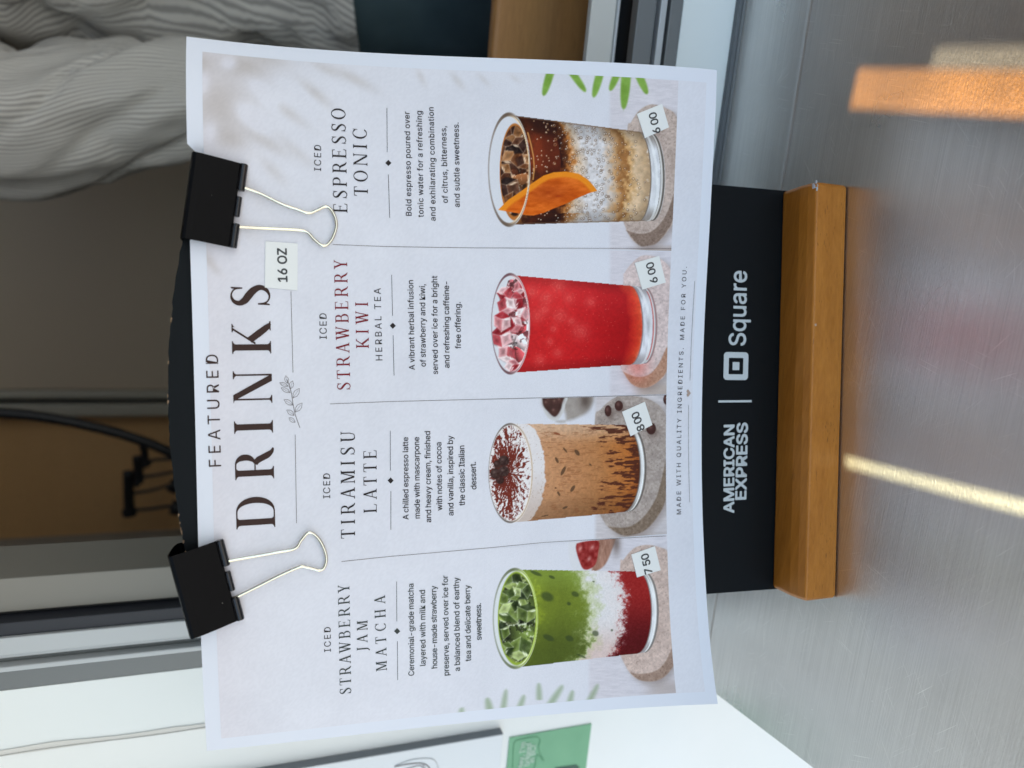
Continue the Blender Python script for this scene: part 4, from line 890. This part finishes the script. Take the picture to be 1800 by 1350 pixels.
# board outline on its own plane
def bxy(ix, iy): q = on_plane(ix, iy, SLOT, NRM) - SLOT; return q @ EX, q @ UPV
def BP(x, v, n=0.0): return SLOT + EX * x + UPV * v + NRM * n
bl, br = bxy(1300, 1040), bxy(1320, 330)
arch = [bxy(*q) for q in ((325, 955), (312, 905), (304, 850), (298, 780), (296, 710), (296, 640), (300, 570), (308, 505), (318, 430))]
ax = np.array([q[0] for q in arch]); av = np.array([q[1] for q in arch]); pf = np.polyfit(ax, av, 2)
xl, xr = bl[0], br[0]; N = 80
topx = np.linspace(xl, xr, N); jit = np.array([.00045 * (fbm(np.array([x * 900.]), np.array([0.]), 2)[0] - .5) * 2 for x in topx])
outline = [(xl, -.0055), (xr, -.0055)] + [(x, np.polyval(pf, x) + j) for x, j in zip(topx[::-1], jit[::-1])]
b = MB(); n = len(outline); TH_B = .0022
b.add([BP(x, v) for x, v in outline] + [BP(x, v, -TH_B) for x, v in outline], [tuple(range(n)), tuple(range(n, 2 * n))[::-1]], 0)
b.add([BP(x, v) for x, v in outline] + [BP(x, v, -TH_B) for x, v in outline], [(i, (i + 1) % n, n + (i + 1) % n, n + i) for i in range(n)], 1)
# worn brown nicks along the top edge
for i in range(16):
    x = random.uniform(xl + .03, xr - .03) if i < 6 else random.gauss(-.058, .007); v = np.polyval(pf, x); w = random.uniform(.0003, .0011); hh = random.uniform(.0002, .0005)
    b.add([BP(x - w, v + .0002, .00008), BP(x + w, v + .0002, .00008), BP(x + w * .5, v - hh, .00008), BP(x - w * .3, v - hh * .7, .00008)], [(0, 1, 2, 3)], 2)
board = b.build('board', [BOARDB, BEDGE, mat('bare_board_core', (.20, .13, .08), .9)], holder)

def board_text(b, txt, A, B, cap, off, space=.3):
    xa, va = bxy(*A); xb, vb = bxy(*B); L = math.hypot(xb - xa, vb - va); ux, uv_ = (xb - xa) / L, (vb - va) / L
    q0 = bxy((A[0] + B[0]) / 2, (A[1] + B[1]) / 2); q1 = bxy((A[0] + B[0]) / 2 - cap, (A[1] + B[1]) / 2); size = math.hypot(q1[0] - q0[0], q1[1] - q0[1])
    G = [sans(c, off) for c in txt]; x = 0; lo = 1e9; hi = -1e9; X = []
    for v, f, a in G: X.append(x); lo = min(lo, x + v[:, 0].min()); hi = max(hi, x + v[:, 0].max()); x += a
    sx = L / (hi - lo)                         # wide faces: stretch to the measured width
    for (v, f, a), x0 in zip(G, X):
        px = (v[:, 0] + x0 - lo) * sx; py = v[:, 1] * size
        b.add([BP(xa + p * ux - w * uv_, va + p * uv_ + w * ux, .00035 + z) for p, w, z in zip(px, py, v[:, 2])], f)
b = MB(); board_text(b, 'Square', (1309.5, 608), (1311.8, 476.5), 29, .022); b.build('brand_lettering', LETW, board)
b = MB(); board_text(b, 'AMERICAN', (1289, 901.5), (1289.6, 746), 17.3, .05); board_text(b, 'EXPRESS', (1310.2, 878), (1313.2, 742.5), 18, .05); b.build('brand_lettering', LETW, board)
def rrect(c0, c1, r, n=6):
    (x0, y0), (x1, y1) = c0, c1; out = []
    for cx, cy, a in ((x1 - r, y1 - r, 0), (x0 + r, y1 - r, 90), (x0 + r, y0 + r, 180), (x1 - r, y0 + r, 270)):
        out += [(cx + r * math.cos(math.radians(a + 90 * k / n)), cy + r * math.sin(math.radians(a + 90 * k / n))) for k in range(n + 1)]
    return out
b = MB(); q0 = bxy(1293, 643.5); px = abs(bxy(1293, 633.5)[0] - q0[0]) / 10; py = abs(bxy(1303, 643.5)[1] - q0[1]) / 10
o_ = rrect((q0[0] - 24.5 * px, q0[1] - 21.5 * py), (q0[0] + 24.5 * px, q0[1] + 21.5 * py), 6.5 * px); i_ = rrect((q0[0] - 14.5 * px, q0[1] - 12.7 * py), (q0[0] + 14.5 * px, q0[1] + 12.7 * py), 1.6 * px); n = len(o_)
b.add([BP(*q, .00035) for q in o_] + [BP(*q, .00035) for q in i_], [(i, (i + 1) % n, n + (i + 1) % n, n + i) for i in range(n)])
c_ = rrect((q0[0] - 7 * px, q0[1] - 6 * py), (q0[0] + 7 * px, q0[1] + 6 * py), 1.2 * px); b.add([BP(*q, .00035) for q in c_], [tuple(range(len(c_)))]); b.build('square_emblem', LETW, board)
b = MB(); q = [bxy(*p) for p in ((1262, 707.5), (1320.5, 707), (1320.5, 703.2), (1262, 703.8))]; b.add([BP(*p, .00035) for p in q], [(0, 1, 2, 3)]); b.build('divider_bar', LETW, board)

# ================================================================== MENU SHEET
NS, NTT = 180, 140
S_, T_ = np.meshgrid(np.linspace(0, PW, NS), np.linspace(0, PH, NTT))
# small dog-ear and torn notch at the top edge beside the right clip
P3 = sheet(S_, T_)
notch_s, notch_t = st_of([(328, 262)]); ns_ = notch_s[0]
e_s = st_of([(335, 436)])[0][0]; w = np.clip((S_ - e_s - .003) / .004, 0, 1) * np.clip((ns_ + .0022 - S_) / .0035, 0, 1); w = w * w * (3 - 2 * w) * np.exp(-(T_ / .0065)**2); P3 = P3 + w[..., None] * (PV * .0034 - NRM * .0016)
fs = [(j * NS + i, (j + 1) * NS + i, (j + 1) * NS + i + 1, j * NS + i + 1) for j in range(NTT - 1) for i in range(NS - 1)]
me = bpy.data.meshes.new('menu_sheet'); me.from_pydata(P3.reshape(-1, 3).tolist(), [], fs); me.update()
menu = link_mesh('menu_sheet', me, PAPER, None, True); tag(menu, 'white paper menu of four iced drinks clipped onto the black board', 'menu')

def print_grid(name, s0, s1, t0, t1, step, off, paint, label=None):
    ns, nt = max(2, int(abs(s1 - s0) / step)), max(2, int(abs(t1 - t0) / step)); S, T = np.meshgrid(np.linspace(s0, s1, ns), np.linspace(t0, t1, nt)); P = sheet(S, T, off)
    ix, iy = project(P.reshape(-1, 3)); img = paint(ix, iy)
    idx = np.arange(ns * nt).reshape(nt, ns); f = np.stack([idx[:-1, :-1], idx[1:, :-1], idx[1:, 1:], idx[:-1, 1:]], -1).reshape(-1, 4)
    me = bpy.data.meshes.new(name); me.vertices.add(ns * nt); me.vertices.foreach_set('co', P.reshape(-1).astype(np.float32))
    me.loops.add(f.size); me.loops.foreach_set('vertex_index', f.reshape(-1).astype(np.int32)); me.polygons.add(len(f)); me.polygons.foreach_set('loop_start', (np.arange(len(f)) * 4).astype(np.int32)); me.update(calc_edges=True)
    ca = me.color_attributes.new('ink', 'FLOAT_COLOR', 'POINT'); c = np.ones((len(img), 4), np.float32); c[:, :3] = ink(np.clip(img, 0, 255)); ca.data.foreach_set('color', c.reshape(-1))
    o = link_mesh(name, me, PRINT, menu, True)
    if label: o['label'] = label
    return o
MR, MBt = .0057, .0049
print_grid('printed_ground', MR * .9, PW - MR, MR * 1.0, PH - MBt, .0008, .00006, lambda ix, iy: leaves(sheet_ground(ix, iy), ix, iy))
d1s, d2s, d3s = .201767, .1383358, .0749077
tb = st_of([(1180, 437)])[1][0]; tt0 = st_of([(846, 560)])[1][0]
def panel(paint, ox, oy):
    def f(ix, iy):
        img = sheet_ground(ix, iy); x, y = (ix - ox) * 4.5, (iy - oy) * 4.5; sub = img.copy(); paint(sub, x, y); leaves(sub, ix, iy); return sub + (RNG.random(len(ix))[:, None] - .5) * 6
    return f
for s0, s1, paint, oy, lab in ((d1s, PW - MR, paint_tonic, 160, 'printed picture of iced espresso tonic with an orange slice'), (d2s, d1s, paint_kiwi, 440, 'printed picture of a bright red iced tea'),
                               (d3s, d2s, paint_tiramisu, 680, 'printed picture of a tan iced latte dusted with cocoa'), (MR * .9, d3s, paint_matcha, 940, 'printed picture of a green, white and red iced matcha')):
    print_grid('printed_drink', s0 + .0002, s1 - .0002, tt0, tb, .00024, .00012, panel(paint, 840, oy), lab)

OFF = .00020
k = Ink(OFF); k.text('FEATURED', (388.9, 819.5), (383.3, 623.3), 21.7, sans_style(0)); k.text('DRINKS', (484, 926), (474, 501), 68.5, ser_style(.165, .035)); k.build('printed_heading', INK_BROWN, menu)
for P in ([(511.5, 512), (515, 655)], [(518.9, 764), (521.3, 919.5)]): k = Ink(OFF); k.line(P, .0002); k.build('printed_rule', INK_GREY, menu)
# leafy sprig ornament
k = Ink(OFF); c3 = crop(300, 660)
k.line(c3([(1022, 413), (985, 310), (965, 210), (958, 150), (938, 75), (918, 30)]), .00024)
for base_, tip, w in (((985, 370), (935, 335), 18), ((978, 315), (918, 272), 20), ((985, 290), (1040, 217), 24), ((968, 235), (896, 190), 20), ((968, 178), (1018, 103), 24), ((945, 135), (873, 97), 18), ((945, 108), (965, 42), 20), ((930, 85), (862, 58), 16), ((925, 62), (910, 2), 18)):
    bx, by = base_; tx, ty = tip; nx, ny = -(ty - by), tx - bx; L = math.hypot(nx, ny); nx, ny = nx / L * w, ny / L * w
    for sg in (1, -1): k.line(c3([base_, (bx + (tx - bx) * .35 + sg * nx * .8, by + (ty - by) * .35 + sg * ny * .8), (bx + (tx - bx) * .65 + sg * nx * .8, by + (ty - by) * .65 + sg * ny * .8), tip]), .00017)
    k.line(c3([base_, (bx + (tx - bx) * .8, by + (ty - by) * .8)]), .0001)
k.build('printed_sprig', INK_GREY, menu)
HB = ser_style(.128, .045)
drinks = [
 dict(m=INK_DARK, iced=((564.4, 301), (564.4, 255.6), 12.2), names=[('ESPRESSO', (610.7, 374.4), (606.7, 191.6), 24.7, HB), ('TONIC', (646.7, 345), (644.4, 227.8), 24.4, HB)], extra=None,
      rules=[[(680, 190), (680.5, 267.8)], [(682.5, 307), (685, 383)]], dia=(682.6, 286.7),
      desc=[('Bold espresso poured over', (723.3, 379.6), (719.6, 196.7)), ('tonic water for a refreshing', (744.4, 382), (741, 195.6)), ('and exhilarating combination', (765.6, 388.4), (762, 189)), ('of citrus, bitterness,', (787, 357), (784, 222)), ('and subtle sweetness.', (808, 364.4), (806, 215.6))]),
 dict(m=INK_RED, iced=((574.4, 596), (574.0, 551), 12.6), names=[('STRAWBERRY', (616, 684.4), (610, 457), 23.2, HB), ('KIWI', (648.4, 612), (646.7, 531.6), 22.3, HB)], extra=('HERBAL TEA', (672.2, 633.3), (669, 506.7), 11.8),
      rules=[[(688.4, 483.3), (690, 555)], [(691, 589.6), (692.6, 660)]], dia=(690.4, 572.7),
      desc=[('A vibrant herbal infusion', (729, 650), (726.2, 492.7)), ('of strawberry and kiwi,', (748.4, 644.4), (747, 499.6)), ('served over ice for a bright', (769.6, 657.8), (768.4, 485)), ('and refreshing caffeine-', (790, 646.7), (789, 495)), ('free offering.', (810, 613), (809.3, 531))]),
 dict(m=INK_DARK, iced=((580.4, 875.6), (580.2, 832), 12.2), names=[('TIRAMISU', (624, 945.6), (623.3, 758.4), 24.6, HB), ('LATTE', (662.2, 900.7), (661.8, 791), 23, HB)], extra=None,
      rules=[[(686, 757), (686, 827)], [(687, 863), (687, 931)]], dia=(686.6, 844.6),
      desc=[('A chilled espresso latte', (718, 913), (717.3, 768.4)), ('made with mascarpone', (738, 911), (736.7, 768)), ('and heavy cream, finished', (757.8, 917.8), (756, 757.8)), ('with notes of cocoa', (777.3, 897), (775.6, 777.3)), ('and vanilla, inspired by', (797, 906), (796, 765.6)), ('the classic Italian', (817, 888.4), (816, 783)), ('dessert.', (837.3, 860), (836, 811.8))]),
 dict(m=INK_GREEN, iced=((581.6, 1145), (581.2, 1101.8), 11.6), names=[('STRAWBERRY', (617.3, 1217.8), (614, 1026.7), 20, HB), ('JAM', (645.8, 1143), (646, 1090), 18.5, HB), ('MATCHA', (680, 1177.8), (676.7, 1045.6), 18.8, HB)], extra=None,
      rules=[[(697, 1022), (697.5, 1092)], [(698.4, 1127), (699, 1195)]], dia=(698, 1109.3),
      desc=[('Ceremonial-grade matcha', (727.8, 1187), (726.7, 1025.6)), ('layered with milk and', (748, 1169.6), (747, 1036.7)), ('house-made strawberry', (768.4, 1174), (766.7, 1029)), ('preserve, served over ice for', (789, 1186.7), (787, 1011)), ('a balanced blend of earthy', (808.4, 1179), (806.7, 1014.4)), ('tea and delicate berry', (827.8, 1161.6), (826, 1027.8)), ('sweetness.', (846.4, 1124.4), (845.4, 1060))])]
for d in drinks:
    k = Ink(OFF); k.text('ICED', *d['iced'], sans_style(0))
    if d['extra']: k.text(d['extra'][0], d['extra'][1], d['extra'][2], d['extra'][3], sans_style(0))
    k.build('printed_subtitle', INK_DARK, menu)
    k = Ink(OFF)
    for t_, A_, B_, c_, st_ in d['names']: k.text(t_, A_, B_, c_, st_)
    k.build('printed_name', d['m'], menu)
    ri = INK_DARK if d['m'] is not INK_GREEN else INK_GREEN
    for P in d['rules']: k = Ink(OFF); k.line(P, .00020); k.build('printed_rule', ri, menu)
    k = Ink(OFF); x, y = d['dia']; k.poly([(x - 5.4, y), (x, y + 5.4), (x + 5.4, y), (x, y - 5.4)]); k.build('printed_diamond', ri, menu)
    k = Ink(OFF)
    for t_, A_, B_ in d['desc']: k.text(t_, A_, B_, 9.9, sans_style(.012))
    k.build('printed_description', INK_DARK if d['m'] is not INK_GREEN else INK_GREEN, menu)
for P in ([(585, 430), (680, 433.5), (840, 436), (1180, 437)], [(580, 710), (680, 706), (960, 699), (1172, 694)], [(600, 987), (680, 978.5), (858, 963), (960, 953), (1170, 942)]): k = Ink(OFF); k.line(P, .00019); k.build('printed_divider', INK_GREY, menu)
k = Ink(OFF); k.text('MADE WITH QUALITY INGREDIENTS.', (1197, 903.7), (1201.4, 612), 7.6, sans_style(0), .42); k.text('MADE FOR YOU.', (1202.4, 597), (1207, 469), 7.6, sans_style(0), .42); k.build('printed_footer', INK_DARK, menu)
for P in ([(1221, 494), (1215.5, 590), (1212.6, 668.5)], [(1210, 712), (1210, 800), (1212, 882.6)]): k = Ink(OFF); k.line(P, .00017); k.build('printed_rule', INK_GREY, menu)
k = Ink(OFF); hp = []
for i in range(28):
    a = 2 * math.pi * i / 28; hx = 16 * math.sin(a)**3; hy = 13 * math.cos(a) - 5 * math.cos(2 * a) - 2 * math.cos(3 * a) - math.cos(4 * a); hp.append((1209.8 - hy * .27, 691 - hx * .40))
k.poly(hp); k.build('printed_heart', INK_BEAN, menu)

# price labels stuck on the sheet
def sticker(corners, txt, A, B, cap, off):
    ss, tt = st_of(corners); n = 8; v = []
    for j in range(n + 1):
        for i in range(n + 1):
            a, c = i / n, j / n; q = (1 - a) * (1 - c) * np.array([ss[0], tt[0]]) + a * (1 - c) * np.array([ss[1], tt[1]]) + a * c * np.array([ss[2], tt[2]]) + (1 - a) * c * np.array([ss[3], tt[3]])
            v.append(q)
    v = np.array(v); P = sheet(v[:, 0], v[:, 1], .00050); P2 = sheet(v[:, 0], v[:, 1], .00022)
    m_ = n + 1; b = MB(); b.add(P, [(j * m_ + i, j * m_ + i + 1, (j + 1) * m_ + i + 1, (j + 1) * m_ + i) for j in range(n) for i in range(n)])
    rim = [i for i in range(m_)] + [j * m_ + n for j in range(1, m_)] + [n * m_ + i for i in range(n - 1, -1, -1)] + [j * m_ for j in range(n - 1, 0, -1)]
    b.add([P[i] for i in rim] + [P2[i] for i in rim], [(i, (i + 1) % len(rim), len(rim) + (i + 1) % len(rim), len(rim) + i) for i in range(len(rim))])
    o = b.build('price_label' if '0' in txt and 'OZ' not in txt else 'size_label', STICK, menu); k = Ink(.00056); k.text(txt, A, B, cap, sans_style(off + .012), .42); k.build('label_lettering', INK_BLK, o); return o
sticker([(466.7, 424.4), (523.3, 428.4), (522.9, 510.7), (465.6, 505.6)], '16 OZ', (505, 496), (503.5, 436.7), 16, .03)['label'] = 'pale label reading 16 OZ'
for c_, t_, A_, B_ in (([(1118.9, 200.7), (1162.9, 182.9), (1175, 224.4), (1132.9, 243.3)], '6 00', (1160.4, 233.3), (1151.6, 196.7)), ([(1115, 462.2), (1157.8, 450), (1169.6, 496.7), (1128.4, 509.3)], '6 00', (1155.6, 495.6), (1146.7, 459.6)),
                       ([(1092.7, 723.8), (1132.7, 706.2), (1146, 746.7), (1107.8, 766.7)], '8 00', (1132.9, 753.8), (1120.4, 721.8)), ([(1109, 974.4), (1150.4, 959.6), (1160.7, 1001.8), (1119, 1014.4)], '7 50', (1146, 1006), (1138, 971))):
    sticker(c_, t_, A_, B_, 13, .022)['label'] = 'tilted price label reading ' + t_

# ================================================================== BINDER CLIPS
CLIP = mat('black_lacquer', (.0025, .0025, .003), .26, spec=.07, coat=0); CLIPR = mat('black_lacquer_roll', (.003, .003, .004), .25, spec=.5); WIRE = mat('plated_wire', (.72, .68, .56), .22, 1.0)
lk(CLIP, bump(CLIP, noise(CLIP, coords(CLIP), 420, 2), .04, .0003), bsdf(CLIP).inputs['Normal'])
def sp3(ix, iy, off=0.0): s, t = st_of([(ix, iy)]); return sheet(s, t, off)[0]
def clip(label, rollA, rollB, face, wire, spine_n, group):
    A3, B3 = sp3(*rollA, .0026), sp3(*rollB, .0026); J0 = (A3 + B3) / 2; U = (B3 - A3); Wd = np.linalg.norm(U); U = U / Wd
    wpt = sp3(*wire[len(wire) // 2], .0026); D = wpt - J0; D = D - U * (D @ U); Nn = NRM - U * (NRM @ U); Nn /= np.linalg.norm(Nn); D = D - Nn * (D @ Nn); D /= np.linalg.norm(D)
    c = empty('binder_clip', tuple(J0)); tag(c, label, 'binder clip', group)
    Q = lambda u, w, n: J0 + U * u + D * w + Nn * n      # w positive away from the spine
    h = Wd / 2; t = .0005
    # cross-section of spring-steel body, open at the ends
    sec = [(-.0004, .0000), (-face * .5, (spine_n - .0026) * .55), (-face, spine_n - .0026), (-face - .0010, spine_n - .0036), (-face - .0016, spine_n - .0056), (-face - .0018, -.0045), (-face - .0016, -.0080 - spine_n + .0050), (-face - .0010, -.0080 - spine_n + .0026), (-face, -.0080 - spine_n + .0016), (-face * .5, -.0070 - spine_n * .3), (-.0004, -.0076)]
    sec = smooth_path([(w, n, 0) for w, n in sec], 3); outer = [(q[0], q[1]) for q in sec]
    b = MB(); V = []
    for i, (w, n) in enumerate(outer):
        a = np.array(outer[min(i + 1, len(outer) - 1)]) - np.array(outer[max(i - 1, 0)]); a = a / np.linalg.norm(a); m = np.array([a[1], -a[0]])
        for u in (-h, h):
            V.append(Q(u, w, n)); V.append(Q(u, w + m[0] * t, n + m[1] * t))
    k_ = len(outer); F4 = []
    for i in range(k_ - 1):
        p, q = 4 * i, 4 * (i + 1); F4 += [(p, p + 2, q + 2, q), (p + 1, q + 1, q + 3, p + 3), (p, q, q + 1, p + 1), (p + 2, p + 3, q + 3, q + 2)]
    F4 += [(0, 1, 3, 2), (4 * k_ - 4, 4 * k_ - 2, 4 * k_ - 1, 4 * k_ - 3)]; b.add(V, F4)
    for u0, u1, r, w0 in ((-h, -h * .36, .00155, .0006), (-h * .22, h * .26, .0012, .0004), (h * .42, h, .00155, .0006)): b.tube([Q(u0, w0, .0002), Q(u0 + .0004, w0, .0002), Q((u0 + u1) / 2, w0, .0002), Q(u1 - .0004, w0, .0002), Q(u1, w0, .0002)], [r * .9, r, r, r, r * .9], 16, 1)
    for u0, u1 in ((-h, -h * .36), (h * .42, h)): b.tube([Q(u0, .0005, -.0078), Q(u1, .0005, -.0078)], .0014, 12)
    b.build('clip_body', [CLIP, CLIPR], c, bevel=.00012)
    for o_ in c.children:
        for p in o_.data.polygons: p.use_smooth = False
    P = [sp3(*q, .0022 + (.0006 if i in (0, len(wire) - 1) else -.0006 * math.sin(math.pi * i / (len(wire) - 1)))) for i, q in enumerate(wire)]
    b = MB(); b.tube(smooth_path(P, 7), .00062, 12); b.build('wire_handle', WIRE, c, smooth=True)
    # rear handle, folded down behind the board
    back = [q - NRM * .0125 for q in P]; b = MB(); b.tube(smooth_path(back, 7), .00062, 8); b.build('wire_handle', WIRE, c, smooth=True)
    CH = mat('clip_chip', (.25, .23, .2), .7); b = MB()
    for i in range(4):
        u = random.uniform(-.9, .9) * h; w = -face - .0004 if i < 3 else -face * random.uniform(.2, .9); n_ = spine_n - .0026 + .0003 if i < 3 else (spine_n - .0026) * (-w / face) + .00075; q = Q(u, w, n_); r = random.uniform(.0001, .00022)
        b.add([q + U * r, q + D * r, q - U * r, q - D * r, q + Nn * r * .6], [(0, 1, 4), (1, 2, 4), (2, 3, 4), (3, 0, 4)])
    b.build('paint_chip', CH, c)
clip('right black binder clip, on the corner with the espresso tonic', (427, 291), (407, 437), 0.0158, [(419, 329), (455, 341), (493, 359.5), (520, 369), (542, 376), (557, 371), (573, 364.6), (585, 375), (591, 396), (585, 418), (575, 431), (565, 432), (552, 422), (536, 407.8), (500, 404.5), (455, 402.5), (414, 400.5)], .0072, 'binder clips holding the menu')
clip('left black binder clip, tilted, above the strawberry jam matcha', (384, 947), (421, 1086), 0.0158, [(395, 984.6), (440, 977), (480, 970), (517.8, 962.5), (530, 947), (543, 934.5), (558, 943), (569, 962), (573.5, 980), (570, 995), (562, 1000.5), (551, 998), (538, 995), (526.7, 994.4), (490, 1010), (450, 1030), (411, 1048.5)], .0085, 'binder clips holding the menu')

# ================================================================== THINGS ON THE WALL
q0, q1 = on_y(885, 1290, WY - .006), on_y(680, 1328, WY - .006); zb = q0[2]; xr_ = q0[0]
notice = empty('notice_board', (xr_ - .1, WY, zb)); tag(notice, 'white notice board with a line drawing of a cup, above the green card', 'notice')
b = MB(); b.box((xr_ - .25, WY - .0056, zb), (xr_, WY - .0002, zb + .26)); b.build('board_panel', mat('grey_board_edge', (.20, .22, .24), .6), notice)
b = MB(); b.box((xr_ - .25, WY - .0064, zb + .0004), (xr_ - .0003, WY - .0057, zb + .26)); b.build('front_face', mat('white_board_face', (.72, .76, .79), .4), notice)
def wallpt(ix, iy, d): q = on_y(ix, iy, WY - d); return (q[0], WY - d, q[2])
LN = mat('line_drawing_grey', (.22, .21, .22), .6); b = MB(); cc = crop(680, 1170)
for P, r in (([(60, 800), (160, 780), (270, 772), (330, 800), (345, 850)], .0004), ([(280, 775), (300, 810), (320, 870)], .0003), ([(110, 830), (260, 790), (290, 830)], .0003)): b.tube(smooth_path([wallpt(*q, .0065) for q in cc(P)], 5), r, 6)
b.build('cup_drawing', LN, notice); b = MB(); b.tube(smooth_path([wallpt(*q, .0066) for q in cc([(70, 790), (200, 745), (310, 735), (370, 745), (400, 790), (410, 860)])], 5), .0003, 6); b.build('cup_drawing', mat('line_pale', (.5, .52, .53), .6), notice)
ca = [wallpt(*q, .0008) for q in ((896, 1297), (1040, 1272.5))]; gx1 = (ca[0][0] + ca[1][0]) / 2; gz1, gz0 = ca[0][2], ca[1][2]
GREEN = mat('green_card', (.13, .34, .19), .5); lk(GREEN, ramp(GREEN, noise(GREEN, coords(GREEN), 60, 2), [(.3, (.15, .38, .22)), (.7, (.175, .42, .245))]), bsdf(GREEN).inputs['Base Color'])
b = MB(); b.box((gx1 - .075, WY - .0008, gz0), (gx1, WY - .0002, gz1)); card = b.build('green_card', GREEN); tag(card, 'small green card with a speech bubble stuck low on the white wall', 'card')
GT = mat('pale_green_print', (.52, .68, .56), .6); GD = mat('mid_green_print', (.10, .29, .15), .6)
cg = crop(840, 1260, 7.5)
def wall_text(b, txt, A, B, cap, off=.03):
    a = np.array(wallpt(*A, .0012)); e = np.array(wallpt(*B, .0012)); L = np.linalg.norm(e - a); sz = cap; G = [sans(c, off) for c in txt]; x = 0; X = []; hi = 0; lo = 1e9
    for c, (v, f, w_) in zip(txt, G):
        X.append(x)
        if len(v): hi = max(hi, x + v[:, 0].max()); lo = min(lo, x + v[:, 0].min())
        x += w_
    sx = L / (hi - lo)
    for (v, f, w_), x0 in zip(G, X):
        if len(v): b.add([(a[0] + (p + x0 - lo) * sx, WY - .0012 - z, a[2] + q * sz) for p, q, z in v], f)
b = MB()
for txt, A, B in (('Hey, I\u2019m', (592, 690), (592, 340)), ('brewed', (672, 640), (672, 352)), ('in BC!', (740, 600), (745, 372))): wall_text(b, txt, cg([A])[0], cg([B])[0], .0035)
b.build('card_lettering', GT, card)
b = MB(); bub = [(460, 720), (470, 400), (500, 320), (560, 300), (720, 268), (790, 270), (820, 310), (800, 430), (870, 580), (785, 500), (760, 620), (740, 690)]; b.tube(smooth_path([wallpt(*q, .0010) for q in cg(bub)], 4), .00022, 5); b.build('speech_bubble', GD, card)
b = MB(); P = cg([(1020, 672), (1300, 632), (1340, 665), (1310, 760), (1000, 760)]); b.add([wallpt(*q, .0011) for q in P], [(0, 1, 2, 3, 4)]); b.build('can_picture', mat('can_dark', (.03, .10, .07), .5), card)
